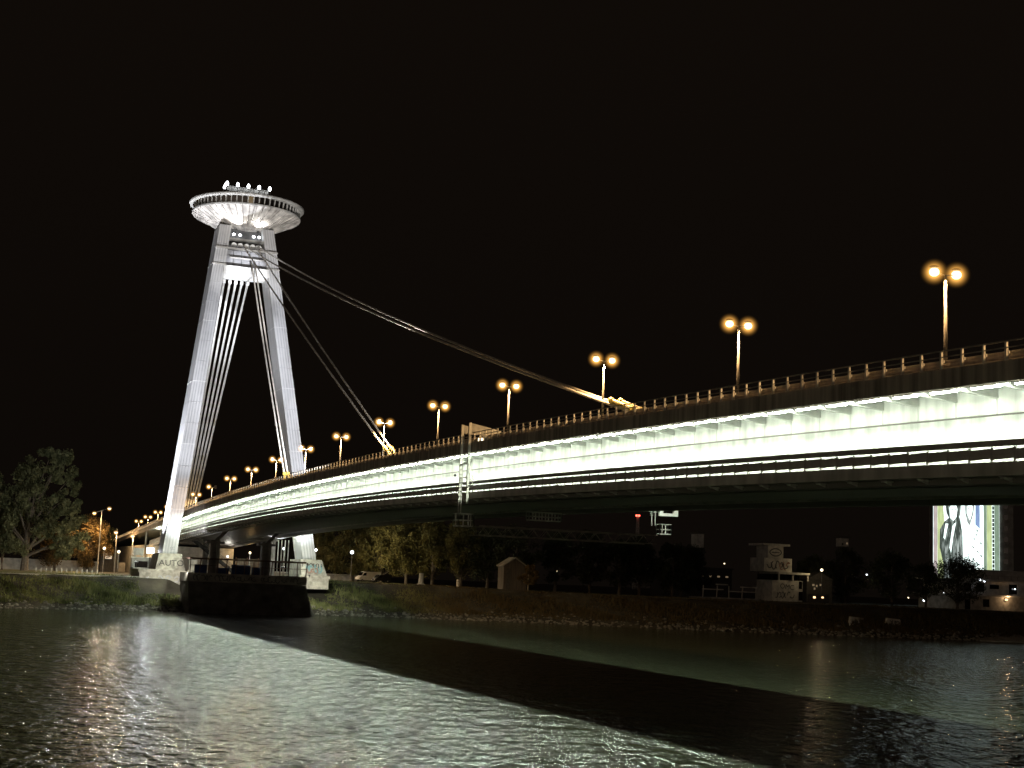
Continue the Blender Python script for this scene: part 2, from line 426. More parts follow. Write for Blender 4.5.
def cross(name, z0, z1, y0, y1, m, inset=0.0, w0=None):
    mb = MB()
    a0 = leg_x(z0, 1, 1) - inset; a1 = leg_x(z0, -1, 1) + inset; b0 = leg_x(z1, 1, 1) - inset; b1 = leg_x(z1, -1, 1) + inset
    mb.hexa([(a1, pu(z0) - y1, z0), (a0, pu(z0) - y1, z0), (a0, pu(z0) + y0, z0), (a1, pu(z0) + y0, z0)], [(b1, pu(z1) - y1, z1), (b0, pu(z1) - y1, z1), (b0, pu(z1) + y0, z1), (b1, pu(z1) + y0, z1)])
    return pyl.part(name, mb, m, world=True)
beam = cross('cross_beam', 78.5, 80.5, .45, 7.0, 'beamwhite', -.2)
mb = MB()
for k in range(5):
    x = 4.6 - 1.42 * k; mb = MB(); mb.tube([(x, -16.8, 78.45), (x, -16.8, 77.6)], .4, 10); pyl.part('cable_collar', mb, 'beamwhite', beam, world=True)
pan = cross('transom_panel', 80.52, 84.8, -1.0, 7.0, 'towerpanel', -.1)
mb = MB()
for x in (-2.6, -.4, 1.7, 3.7): mb.tube([(x, pu(80.6) - .95, 80.6), (x * .96, pu(84.7) - .95, 84.7)], .07, 4)
pyl.part('panel_seam', mb, 'seam', pan, world=True)
def ledge(z, h, x0, x1, yo, m='roofrim'):
    mb = MB(); mb.box(min(x0, x1), max(x0, x1), pu(z) - .3, pu(z) + yo, z - h / 2, z + h / 2); return pyl.part('ledge', mb, m, world=True)
ledge(84.95, .32, leg_x(85, 1, 0) + .1, leg_x(85, -1, 0) - .1, .75)
ledge(82.7, .24, 4.6, -4.0, .1)
for s in (1, -1): ledge(80.7, .26, leg_x(80.7, s, 0) + .1 * s, leg_x(80.7, s, 1) - .1 * s, .5)
gal = cross('gallery', 85.2, 87.4, -2.4, 7.0, 'seam', -.05)
cross('gallery_floor', 87.4, 87.75, .2, 7.0, 'roofrim', -.05)
cross('gallery_back', 87.77, 90.9, -2.2, 7.0, 'seam', -.05)
mb = MB()
for x in (3.6, 2.1, -1.2, -2.5): mb.ball((x, pu(89) - 1.2, 89.0), .34, .25, .30, 8)
pyl.part('gallery_light', mb, 'cool', world=True)
for k, x in enumerate((3.6, 2.15, .65, -.85, -2.35)):
    mb = MB(); mb.tube([(x, pu(86.2) - 2.2, 86.5), (x, pu(86.2) - .5, 86.05)], [.55, .68], 12); pyl.part('cable_saddle', mb, 'beamwhite', world=True)
for s in (1, -1):
    p = (VC + s * 2.7, pu(90) - .2, 90.3)
    mb = MB(); mb.box(p[0] - .35, p[0] + .35, p[1] - .3, p[1] + .3, 89.9, 90.25); mb.tube([(p[0], p[1], 88.0), (p[0], p[1], 89.9)], .06, 5)
    pyl.part('floodlight', mb, 'darkmetal', world=True)
    spot('saucer_spot', (p[0] - VC, p[1] + .9 - 5, 90.35 - 8), (p[0] * 1.4 - VC, p[1] + 8 - 5, 95.5 - 8), 1900, 150, (1, .97, .92), pyl.o, .3)
# plinths
for s, x0, x1, zb in ((1, 13.0, 19.2, 8.6), (-1, -12.4, -18.2, 8.6)):
    mb = MB(); t0, t1 = leg_x(12, s, 1) - .9 * s, leg_x(12, s, 0) + .9 * s
    a, b = sorted((x0, x1)); c, d = sorted((t0, t1))
    mb.hexa([(a, -2, zb), (b, -2, zb), (b, 11.0, zb), (a, 11.0, zb)], [(c, -1.5, 12.05), (d, -1.5, 12.05), (d, 9.4, 12.05), (c, 9.4, 12.05)])
    pl = pyl.part('plinth', mb, 'plinth', world=True)
def fontmesh(txt, size, depth, name, m):
    cu = bpy.data.curves.new(name, 'FONT'); cu.body = txt; cu.size = size; cu.extrude = depth; cu.align_x = 'CENTER'; cu.align_y = 'CENTER'
    t = bpy.data.objects.new(name, cu); COL.objects.link(t)
    dg = bpy.context.evaluated_depsgraph_get()
    me = bpy.data.meshes.new_from_object(t.evaluated_get(dg)); bpy.data.objects.remove(t)
    me.materials.clear(); me.materials.append(M[m])
    o = bpy.data.objects.new(name, me); COL.objects.link(o); return o
def facing(o, loc, tilt=0.0, ry=0.0, rz=0.0):        # text upright, facing +y (towards the river)
    o.matrix_world = Matrix.Translation(loc) @ Matrix.Rotation(PI + rz, 4, 'Z') @ Matrix.Rotation(PI / 2 - tilt, 4, 'X') @ Matrix.Rotation(ry, 4, 'Z')
tx = fontmesh('AUTO', 1.9, .02, 'graffiti', 'ink'); facing(tx, (15.9, 10.62, 9.95), .41); tx.parent = pyl.o; tx.location = Vector((15.9, 10.62, 9.95)) - pyl.o.location

def strokes(seed, w, h, n, width=.09):               # flat hand-painted strokes in a local x/z frame
    rg = random.Random(seed); mb = MB()
    for k in range(n):
        cx = -w / 2 + w * (k + .5) / n; pts = []
        a0 = rg.uniform(0, 6.28); ln = rg.uniform(2.2, 5.5); rx, rz = w / n * rg.uniform(.3, .6), h * rg.uniform(.25, .48)
        for i in range(14):
            a = a0 + ln * i / 13; pts.append((cx + rx * math.cos(a) + .06 * i * rg.uniform(-.3, 1) * w / n / 2, rz * math.sin(a * rg.uniform(.97, 1.03))))
        for (ax, az), (bx, bz) in zip(pts, pts[1:]):
            dx, dz_ = bx - ax, bz - az; l = math.hypot(dx, dz_) or 1; nx, nz = -dz_ / l * width, dx / l * width
            mb.hexa([(ax - nx, 0, az - nz), (bx - nx, 0, bz - nz), (bx - nx, .012, bz - nz), (ax - nx, .012, az - nz)], [(ax + nx, 0, az + nz), (bx + nx, 0, bz + nz), (bx + nx, .012, bz + nz), (ax + nx, .012, az + nz)])
    return mb
def paint(parent, pl, seed, w, h, n, loc, m, width=.09, tilt=0.0, rotz=0.0):
    o = strokes(seed, w, h, n, width).build('graffiti', m, parent)
    o.location = Vector(loc) - Vector(pl); o.rotation_euler = (tilt, 0, rotz); return o
paint(pyl.o, pyl.loc, 3, 3.6, 2.2, 5, (-15.3, 10.66, 10.0), 'cyan', .2, .42)
paint(pyl.o, pyl.loc, 4, 4.4, 1.6, 6, (-15.0, 10.4, 10.7), 'ink', .09, .42)
paint(pyl.o, pyl.loc, 14, 3.2, 1.2, 4, (-14.6, 10.85, 9.6), 'pink', .12, .42)
paint(pyl.o, pyl.loc, 5, 1.0, .7, 2, (leg_x(13.2, 1, 1) + 1.0, pu(13.2) + .1, 13.2), 'towerpanel', .05, .25)

# restaurant saucer
SC = (.13, -17.5)
rest = Thing('tower_restaurant', 'round saucer-shaped restaurant on top of the pylon, white ribbed underside and dark windows', 'restaurant', (SC[0], SC[1], 90.3))
N = 288
mb = MB(); mb.lathe([(3.0, 90.4), (5.2, 90.75), (9.2, 92.6), (13.0, 94.5)], (SC[0], SC[1], 0), N, seam=lambda i, j: 1 if j % 6 == 0 or (j * 7919 + i * 31) % 23 == 0 else 0)
rest.part('underside_cone', mb, ['saucer', 'saucerseam'], world=True)
mb = MB(); mb.lathe([(13.0, 94.5), (13.09, 94.62), (13.09, 94.95), (12.4, 95.05), (12.3, 95.0)], (SC[0], SC[1], 0), 96); rest.part('lower_rim', mb, 'roofrim', world=True)
mb = MB()
for k in range(48):
    t = 2 * PI * k / 48; c, s_ = math.cos(t), math.sin(t)
    mb.tube([(SC[0] + 5.3 * c, SC[1] + 5.3 * s_, 90.78), (SC[0] + 9.2 * c, SC[1] + 9.2 * s_, 92.56), (SC[0] + 13.0 * c, SC[1] + 13.0 * s_, 94.46)], .09, 5)
rest.part('rib', mb, 'saucer', world=True, kind='stuff')
NW = 60
mw = MB(); a = PI / NW * .93
def rp(r, t, z): return (r * math.cos(t), r * math.sin(t), z)
mw.poly([rp(12.35, -a, 4.77), rp(12.35, a, 4.77), rp(12.55, a, 6.45), rp(12.55, -a, 6.45)], 0)
mf = MB(); a2 = PI / NW
for t in (a2,):
    q_ = .009; mf.hexa([rp(12.30, t - q_, 4.75), rp(12.60, t - q_, 4.75), rp(12.60, t + q_, 4.75), rp(12.30, t + q_, 4.75)], [rp(12.5, t - q_, 6.46), rp(12.80, t - q_, 6.46), rp(12.80, t + q_, 6.46), rp(12.5, t + q_, 6.46)])
wme = fme = None; lit = {14: 'litdim'}
for k in range(NW):
    m = 'glass'
    if wme is None:
        o = mw.build('window', 'glass', rest.o); wme = o.data; f = mf.build('mullion', 'roofrim', o); fme = f.data
    else:
        o = bpy.data.objects.new('window', wme); COL.objects.link(o); o.parent = rest.o
        f = bpy.data.objects.new('mullion', fme); COL.objects.link(f); f.parent = o
    o.rotation_euler = (0, 0, 2 * PI * k / NW)
    if k in lit:
        o.material_slots[0].link = 'OBJECT'; o.material_slots[0].material = M[lit[k]]; o['label'] = 'window with a warm light behind it'
mb = MB(); mb.lathe([(12.1, 95.0), (12.1, 96.8)], (SC[0], SC[1], 0), 60); rest.part('window_band_lining', mb, 'seam', world=True)
mb = MB(); mb.lathe([(12.0, 96.76), (13.5, 96.70), (13.80, 96.78), (13.86, 97.05), (13.80, 97.28), (13.5, 97.36), (10, 97.75), (6.5, 98.1), (6.4, 98.9), (.2, 98.95)], (SC[0], SC[1], 0), 128); rest.part('roof', mb, 'roofrim', world=True)
# observation deck with its frame of floodlights
mb = MB(); X0, X1, Y0, Y1 = -4.4, 6.3, -20.0, -12.4
mb.box(X0, X1, Y0, Y1, 98.4, 99.3); plat = rest.part('observation_deck', mb, 'darkmetal', world=True)
mb = MB()
for x in [X0 + (X1 - X0) * i / 8 for i in range(9)]:
    for y in (Y0 + .1, Y1 - .1): mb.box(x - .05, x + .05, y - .05, y + .05, 99.32, 100.5)
for y in (Y0 + .1, Y1 - .1): mb.box(X0, X1, y - .06, y + .06, 100.4, 100.5)
for x in (X0 + .1, X1 - .1): mb.box(x - .06, x + .06, Y0 + .2, Y1 - .2, 100.4, 100.5)
rest.part('deck_railing', mb, 'white', plat, world=True)
mb = MB(); mb.box(X0 + .3, X1 - .3, Y1 - 1.6, Y1 - 1.5, 99.4, 101.0); rest.part('parapet_screen', mb, 'greymetal', plat, world=True)
mb = MB(); mb.box(X0 - .1, X1 + .1, Y1 + .02, Y1 + .25, 98.9, 99.35); rest.part('edge_beam', mb, 'seam', plat, world=True)
k = 0
for i in range(5):
    for j in range(5):
        if j < 4 and not (i == 4 and j > 1): continue
        x = X0 + .2 + (X1 - X0 - .4) * i / 4; y = Y0 + .2 + (Y1 - Y0 - .4) * j / 4
        mb = MB(); mb.tube([(x, y, 99.3), (x, y, 100.5)], .06, 5); mb.box(x - .3, x + .3, y - .2, y + .2, 100.5, 100.62)
        h = rest.part('roof_floodlight', mb, 'darkmetal', world=True)
        mb = MB(); mb.ball((x, y, 101.1), .36, .36, .62, 8); rest.part('lens', mb, 'cool', h, world=True)

# ------------------------------------------------------------------ stay cables
def cable(label, group, a, b, r, m, sag=0.0, anchor=None):
    a, b = Vector(a), Vector(b)
    t = Thing('stay_cable', label, 'stay cable', tuple(b), group)
    pts = []
    for i in range(25):
        s = i / 24; p = a.lerp(b, s); p.z -= sag * 4 * s * (1 - s); pts.append(p)
    mb = MB(); mb.tube(pts, r, 8); t.part('strand', mb, m, world=True, smooth=True)
    if anchor:
        d = (a - b).normalized(); L = anchor
        mb = MB(); mb.tube([b + d * .3, b + d * L], r * 1.25, 8); mb.tube([b + d * (L - .4), b + d * (L + .1)], r * 1.8, 8)
        for q in (L * .3, L * .6): mb.tube([b + d * q, b + d * (q + .35)], r * 1.7, 8)
        t.part('anchor_sleeve', mb, 'yellow', world=True)
        mb = MB(); mb.tube([b - d * 1.2, b + d * .8], r * 1.9, 8); t.part('anchor_head', mb, 'yellow', world=True)
    return t
front = [(213.0, 1.9, .42, .17, 'longest', 13.0, -.45), (128.4, 1.6, .42, .17, 'middle', 9.0, -.5), (51.6, .4, .35, .18, 'shortest', 6.0, -.9)]
for u, w0, w1, r, nm, L, vc in front:
    zt = 86.0 if nm == 'longest' else (85.3 if nm == 'middle' else 82.0)
    for s, side in ((1, 'downstream cable'), (-1, 'upstream cable')):
        cable('%s of the %s river-side stay pair between pylon and deck' % (side, nm), 'river-side stay cables', (vc + s * w0, pu(zt) + .2, zt), (s * w1, u, dz(u) + .9), r, 'cable', 2.0 if nm == 'longest' else .6, L)
names = ['first', 'second', 'third', 'fourth', 'fifth']
for k in range(5):
    x = 4.6 - 1.42 * k
    cable('white backstay behind the pylon, %s counting from the tree side' % names[k], 'white backstays', (x, -16.8, 78.0), (1.2 - .6 * k, -84, dz(-84) + .6), .27, 'cablewhite', 0)

# ------------------------------------------------------------------ floodlights
def flood(label, loc, target, jobs, lens='cool', size=.5, pole=0.0, group=None):
    t = Thing('floodlight', label, 'floodlight', loc, group)
    d = (Vector(target) - Vector(loc)).normalized(); a = d.cross(Vector((0, 0, 1))).normalized(); b = a.cross(d)
    q = lambda x, y, z: tuple(a * x + b * y + d * z)
    s = size
    mb = MB(); mb.hexa([q(-s * .7, -s * .5, -s * .6), q(s * .7, -s * .5, -s * .6), q(s * .7, s * .5, -s * .6), q(-s * .7, s * .5, -s * .6)], [q(-s, -s * .7, 0), q(s, -s * .7, 0), q(s, s * .7, 0), q(-s, s * .7, 0)])
    t.part('housing', mb, 'darkmetal')
    mb = MB(); mb.poly([q(-s * .9, -s * .6, .02), q(s * .9, -s * .6, .02), q(s * .9, s * .6, .02), q(-s * .9, s * .6, .02)]); t.part('lens', mb, lens)
    mb = MB(); mb.tube([(0, 0, -s * .6), (0, 0, -s * .6 - max(pole, .3))], .07, 6); t.part('stand', mb, 'darkmetal')
    for tg, w, ang, col in jobs:
        spot('beam', tuple(d * .12), Vector(tg) - Vector(loc), w, ang, col, t.o, .25)
    return t
COOL = (.90, .93, 1.0)
flood('very bright white floodlight on a short pole beside the foot of the near pylon leg', (17.9, -11.2, 12.7), (20, 30, 14), [((12, -4, 60), 60000, 60, COOL), ((15, 20, 10), 2500, 150, COOL)], 'cool', .95, 4.5)
flood('projector by the near pylon leg foot washing up its outer side', (22.5, 4, 10.0), (12, -8, 60), [((12.5, -6, 60), 210000, 60, COOL), ((8.7, -12, 78), 300000, 22, COOL)], 'cool', .4, 2.0)
flood('projector beside the far pylon leg foot washing up its inner side', (-9.0, 7.5, 10.2), (-8, -8, 60), [((-11, -2, 40), 26000, 60, COOL)], 'cool', .4, 2.0)
for s, w in ((1, 'downstream'), (-1, 'upstream')):
    flood('pylon projector standing by the median on the %s side of the road deck' % w, (s * 2.0, 78, dz(78) + .95), (0, -6, 58),
          [((s * 9, -3, 52), 230000, 34, COOL), ((VC, -11, 79.2), 420000, 6, COOL), ((0, -17, 93.5), 150000, 17, (1, .97, .93))], 'cool', .35, .3)
flood('added projector low on the lawn side of the near pylon leg, aimed at the tallest tree', (21.5, -13, 8.6), (38, -98, 24), [((38, -98, 23), 75000, 36, (.97, .97, .86)), ((9.7, -74, 15), 16000, 20, (.96, .98, .9))], 'cool', .3, 1.4)  # fill light added to brighten the tree and the abutment side wall
for x, tx_, lab in ((14.5, 17, 'added fill projector on the pier corner lighting the near pylon plinth'), (-11.2, -16, 'added fill projector on the pier corner lighting the far pylon plinth')):
    flood(lab, (x, 24.2, 8.5), (tx_, 9, 9.0), [((tx_, 10, 8.6), 6800, 85, (1, .96, .82)), ((tx_ * .86, 4, 27), 30000, 46, COOL)], 'warm', .2, .3)  # fill lights added on the pier to brighten plinths and lower legs
for s, w in ((1, 'downstream'), (-1, 'upstream')):
    flood('added small projector on the %s carriageway edge of the median, aimed up at the long stays' % w, (s * 3.0, 139, dz(139) + .7), (0, 100, 52), [((0, 95, 50), 62000, 95, (1, .96, .9))], 'warm', .2, .3)  # fill lights added to brighten the middle of the stays
for u, lab in ((213, 'longest'), (128.4, 'middle'), (51.6, 'shortest')):
    flood('yellowish anchor floodlight on the deck at the foot of the %s stays' % lab, (2.6, u + 2.0, dz(u) + .5), (0, u - 14, dz(u) + 6), [((0, u - 8, dz(u) + 3.3), 2600, 66, (1, .85, .35))], 'warm', .22, .1)
flood('small bright floodlight clipped to the railing near the longest stays', (10.2, 190.6, dz(190.6) + .15), (30, 240, 22), [], 'warm', .3, .1)

# ------------------------------------------------------------------ street lamps on the median
SOD = (1.0, .62, .27)
def lamp_proto():
    t = Thing('street_lamp', '', 'street lamp', (0, 0, 0), 'double-headed lamps along the bridge median')
    mb = MB(); mb.tube([(0, 0, .2), (0, 0, 8.35)], [.15, .08], 8); t.part('pole', mb, 'pole', smooth=True)
    mb = MB(); mb.box(-.25, .25, -.25, .25, .0, .24); mb.tube([(0, 0, .2), (0, 0, 1.1)], .19, 8); t.part('base', mb, 'greymetal')
    mb = MB(); mb.tube([(-.6, 0, 8.42), (0, 0, 8.32), (.6, 0, 8.42)], .05, 6); t.part('arm', mb, 'post')
    for s in (1, -1):
        mb = MB(); mb.ball((s * .87, 0, 8.78), .34, .30, .12, 12); h = t.part('head', mb, 'greymetal', smooth=True)
        mb = MB(); mb.ball((s * .87, 0, 8.46), .33, .32, .28, 14); t.part('lens', mb, 'sodium', h, smooth=True)
        mb = MB(); mb.ball((s * .87, 0, 8.46), 1.0, 1.0, 1.0, 24); t.part('diffuser_bowl', mb, 'amber', h, smooth=True)  # soft light halo as a volume, not a solid lamp part
        spot('lamp_light', (s * .87, 0, 8.05), (s * .87, 0, 0), 6500, 172, SOD, t.o, .2, .25)
    return t
ordn = ['first', 'second', 'third', 'fourth', 'fifth', 'sixth', 'seventh', 'eighth', 'ninth', 'tenth', 'eleventh', 'twelfth', 'thirteenth', 'fourteenth', 'fifteenth', 'sixteenth', 'seventeenth', 'eighteenth', 'nineteenth']
lp = lamp_proto(); first = True
for i in range(-1, 18):
    u = 250.881 - 26.6784 * i
    loc = (0, u, dz(u) + .02)
    if i == -1: lab = 'double orange street lamp on the bridge before the tallest one in view'
    elif i == 0: lab = 'tallest-looking double orange street lamp, nearest the viewer, on the bridge median'
    else: lab = 'double orange street lamp, %s along the bridge counting away from the viewer' % ordn[i]
    if first: lp.o.location = loc; lp.o['label'] = lab; o = lp.o; first = False
    else: o = dup(lp.o, loc, lab)
    if i == 11:
        hs = [c for c in o.children if c.name.startswith('head')]
        h = min(hs, key=lambda c: c.data.vertices[0].co.x)
        for q in [c for c in h.children if c.name.startswith('diffuser')]: bpy.data.objects.remove(q)
        ln = h.children[0]; ln.material_slots[0].link = 'OBJECT'; ln.material_slots[0].material = M['lampoff']; ln['label'] = 'unlit lens'
        o['label'] = 'street lamp with one head out, twelfth along the bridge counting away'
        for c in list(o.children):
            if c.type == 'LIGHT' and c.location.x < 0: bpy.data.objects.remove(c)

# ------------------------------------------------------------------ under-deck inspection gantry
gu = 188.0
gn = Thing('inspection_gantry', 'pale steel inspection gantry hung over the bridge side with cages under the deck', 'gantry', (0, gu, 0))
zt = dz(gu)
for s in (1, -1):
    for du in (-1.1, 1.3):
        mb = MB(); x = s * 10.95
        mb.box(x - .13, x + .13, gu + du - .13, gu + du + .13, zt - 6.3, zt + 1.9); gn.part('hanger_post', mb, 'pale', world=True)
        mb = MB(); mb.prism([(s * 11.08, gu + du - .1, zt + 1.9), (s * 11.08, gu + du - .1, zt + 1.0), (s * 7.6, gu + du - .1, zt + .9), (s * 7.6, gu + du - .1, zt + 1.3)] if s < 0 else [(s * 11.08, gu + du - .1, zt + 1.9), (s * 7.6, gu + du - .1, zt + 1.3), (s * 7.6, gu + du - .1, zt + .9), (s * 11.08, gu + du - .1, zt + 1.0)], (0, .2, 0)); gn.part('top_arm', mb, 'pale' if False else 'greymetal', world=True)
        mb = MB(); mb.box(min(s * 7.3, s * 7.9), max(s * 7.3, s * 7.9), gu + du - .4, gu + du + .4, zt + .2, zt + .9); gn.part('trolley', mb, 'greymetal', world=True)
    mb = MB(); x = s * 10.95
    for h in (-2.2, -3.6, -5.9): mb.box(x - .07, x + .07, gu - 1.1, gu + 1.3, zt + h - .07, zt + h + .07)
    mb.tube([(x, gu + 1.3, zt - 2.1), (x, gu + 3.2, zt - 4.2), (x, gu + 1.3, zt - 4.6)], .06, 5); mb.tube([(x, gu + 1.3, zt - 2.8), (x, gu + 2.8, zt - 4.4)], .05, 5)
    for k in range(9): mb.box(x + .28, x + .34, gu - .4, gu + .4, zt - 6 + k * .45, zt - 5.95 + k * .45)
    mb.box(x + .26, x + .36, gu - .45, gu - .38, zt - 7.4, zt - 1.9); mb.box(x + .26, x + .36, gu + .38, gu + .45, zt - 7.4, zt - 1.9)
    gn.part('ladder', mb, 'pale' if s > 0 else 'greymetal', world=True)
def cage(x0, x1, y0, y1, z0, z1, nx, ny, nm, m):
    mb = MB()
    mb.box(x0, x1, y0, y1, z0, z0 + .12)
    for i in range(nx + 1):
        x = x0 + (x1 - x0) * i / nx
        for y in (y0, y1): mb.box(x - .05, x + .05, y - .05, y + .05, z0 + .1, z1)
    for i in range(ny + 1):
        y = y0 + (y1 - y0) * i / ny
        for x in (x0, x1): mb.box(x - .05, x + .05, y - .05, y + .05, z0 + .1, z1)
    for z in (z1, (z0 + z1) / 2):
        for y in (y0, y1): mb.box(x0, x1, y - .045, y + .045, z - .045, z + .045)
        for x in (x0, x1): mb.box(x - .045, x + .045, y0, y1, z - .045, z + .045)
    return gn.part(nm, mb, m, world=True)
cage(10.0, 11.6, gu - .8, gu + .8, zt - 8.6, zt - 7.3, 3, 2, 'cage', 'white')
cage(-12.6, -11.2, gu - .4, gu + .4, zt - 8.3, zt - 7.2, 2, 1, 'cage', 'pale')
cage(.2, 3.8, gu - .4, gu + .4, zt - 7.6, zt - 6.7, 5, 1, 'cage', 'white')
mb = MB(); mb.prism([(-12.6, gu + 1.6, zt - 5.6), (-12.6, gu + 1.6, zt - 6.4), (-10.4, gu + 1.6, zt - 6.4), (-10.4, gu + 1.6, zt - 5.7), (-10.8, gu + 1.6, zt - 5.7), (-10.8, gu + 1.6, zt - 6.1), (-12.1, gu + 1.6, zt - 6.1), (-12.1, gu + 1.6, zt - 5.6)], (0, .3, 0)); gn.part('yoke', mb, 'white', world=True)
for du, h in ((-1.5, -8.5), (1.5, -8.5)):
    mb = MB(); mb.box(-10.4, 9.6, gu + du - .06, gu + du + .06, zt + h, zt + h + .10)
    for k in range(14):
        x = -10.2 + k * 1.4; mb.tube([(x, gu + du, zt + h - .02), (x + .7, gu + du, zt + h - .85), (x + 1.4, gu + du, zt + h - .02)], .03, 4)
    mb.box(-10.4, 9.6, gu + du - .05, gu + du + .05, zt + h - .9, zt + h - .82); gn.part('under_truss', mb, 'rail', world=True)
gn.part('lamp', (lambda b: (b.ball((11.3, gu - 1.8, zt - 3.3), .16, .16, .16, 8), b)[1])(MB()), 'darkmetal', world=True)

# ------------------------------------------------------------------ terrain, river, sky
WL = [(-4000, 300), (-700, 190), (-400, 118), (-260, 85), (-160, 60), (-125, 53), (-89, 40), (-68, 26), (-34, 16.5), (-14, 15.5), (12, 20), (50, 30), (120, 34), (200, 36), (700, 30), (4000, -60)]
GZ = [(-300, 6.5), (-130, 6.6), (-80, 6.7), (-55, 7.2), (-35, 7.4), (-15, 7.5), (17, 6.9), (25, 6.7), (60, 6.4), (120, 6.4)]
def wl(v): return lerp(WL, v)
def gz(v): return lerp(GZ, v)
vs = [-4000, -2000, -1000, -600, -400] + [-300 + 4 * i for i in range(126)] + [240, 300, 400, 700, 1500, 4000]
prof = [(8, -2.0, 0), (0.6, -.2, 0), (-1.0, .45, 0), (-3.0, 1.5, 0), (-4.6, 2.3, .12), (-6.2, 3.4, .3), (-8, 4.7, .6), (-9.6, 0, .92), (-11, 0, 1), (-12.6, 0, 1), (-16, 0, 1), (-24, 0, 1), (-40, 0, 1), (-70, 0, 1), (-120, 0, 1), (-250, 0, 1), (-600, 0, 1), (-1500, 0, 1), (-5000, 0, 1)]
def bank(v, off):                                   # height of the bank at offset behind the waterline
    g = gz(v)
    P_ = [(o, (h if w < .9 else g - (1 - w) * 6)) for o, h, w in prof]
    return lerp(P_, off)
mb = MB(); n = len(prof); rg = random.Random(5)
for v in vs:
    for k, (o, h, w) in enumerate(prof):
        z = h if w < .9 else gz(v) - (1 - w) * 6
        j = 0 if (k < 2 or k > 8) else rg.uniform(-.22, .22)
        mb.v.append((v, wl(v) + o + (rg.uniform(-.3, .3) if 1 < k < 8 else 0), z + j))
for i in range(len(vs) - 1):
    for k in range(n - 1):
        a = i * n + k; mb.f.append((a, a + 1, a + n + 1, a + n)); mb.m.append(0)
g = mb.build('ground', 'earth'); tag(g, kind='structure')
# lawn sheets with sodium-lit grass
m, nt, out = nodes('river_water')
b = nt.nodes.new('ShaderNodeBsdfPrincipled'); b.inputs['Base Color'].default_value = (.056, .066, .040, 1); b.inputs['Roughness'].default_value = .12; b.inputs['IOR'].default_value = 1.6
tc = nt.nodes.new('ShaderNodeTexCoord'); L = nt.links.new
def wave(lat, dep, rot, detail):
    mp = nt.nodes.new('ShaderNodeMapping'); mp.vector_type = 'TEXTURE'; mp.inputs['Scale'].default_value = (lat, dep, 1); mp.inputs['Rotation'].default_value = (0, 0, rot)
    n_ = nt.nodes.new('ShaderNodeTexNoise'); n_.inputs['Scale'].default_value = 1.0; n_.inputs['Detail'].default_value = detail; n_.inputs['Roughness'].default_value = .5
    L(tc.outputs['Object'], mp.inputs[0]); L(mp.outputs[0], n_.inputs[0]); return n_.outputs[0]
w1 = wave(1.5, 2.9, -.36, 4); w2 = wave(.6, 1.1, -.25, 3); w3 = wave(14, 40, -.2, 2)
ma = nt.nodes.new('ShaderNodeMath'); ma.operation = 'MULTIPLY_ADD'; ma.inputs[1].default_value = .36; L(w2, ma.inputs[0]); L(w1, ma.inputs[2])
bp = nt.nodes.new('ShaderNodeBump'); bp.inputs['Strength'].default_value = 1.0; mr_ = nt.nodes.new('ShaderNodeMapRange'); mr_.inputs[1].default_value = .35; mr_.inputs[2].default_value = .65; mr_.inputs[3].default_value = .66; mr_.inputs[4].default_value = .90; L(w3, mr_.inputs[0]); L(mr_.outputs[0], bp.inputs['Distance'])
L(ma.outputs[0], bp.inputs['Height']); L(bp.outputs[0], b.inputs['Normal']); L(b.outputs[0], out.inputs[0])
M['water'] = m
mb = MB(); mb.poly([(-4000, -400, 0), (4000, -400, 0), (4000, 420, 0), (-4000, 420, 0)]); tag(mb.build('river', 'water'), kind='structure')
# near quay under the camera
mb = MB(); mb.box(-4000, 4000, 329, 6000, -2, 7.0); tag(mb.build('quay_ground', 'wall'), kind='structure')
# promenade along the crest
mb = MB()
pv = [v for v in vs if -240 <= v <= 200]
for a, b_ in zip(pv, pv[1:]):
    mb.poly([(a, wl(a) - 15.2, gz(a) + .05), (b_, wl(b_) - 15.2, gz(b_) + .05), (b_, wl(b_) - 11.6, gz(b_) + .05), (a, wl(a) - 11.6, gz(a) + .05)])
tag(mb.build('promenade_path', 'path'), kind='structure')
mb = MB()
M['lawn'] = mat('lawn_turf', (.13, .135, .05), .95, .5, .45, bump=.05)
for a, b_ in zip(pv, pv[1:]):
    if -22 < a < 24 or a < -130: continue
    mb.poly([(a, wl(a) - 170, gz(a) + .03), (b_, wl(b_) - 170, gz(b_) + .03), (b_, wl(b_) - 15.3, gz(b_) + .03), (a, wl(a) - 15.3, gz(a) + .03)])
tag(mb.build('lawn', 'lawn'), kind='structure')
# kerb edge of promenade (pale line on top of the bank)
mb = MB()
for a, b_ in zip(pv, pv[1:]):
    if a < 20: continue
    mb.hexa([(a, wl(a) - 11.6, gz(a) - .3), (b_, wl(b_) - 11.6, gz(b_) - .3), (b_, wl(b_) - 11.2, gz(b_) - .3), (a, wl(a) - 11.2, gz(a) - .3)], [(a, wl(a) - 11.6, gz(a) + .16), (b_, wl(b_) - 11.6, gz(b_) + .16), (b_, wl(b_) - 11.2, gz(b_) + .16), (a, wl(a) - 11.2, gz(a) + .16)])
tag(mb.build('promenade_kerb', 'pale'), kind='structure')
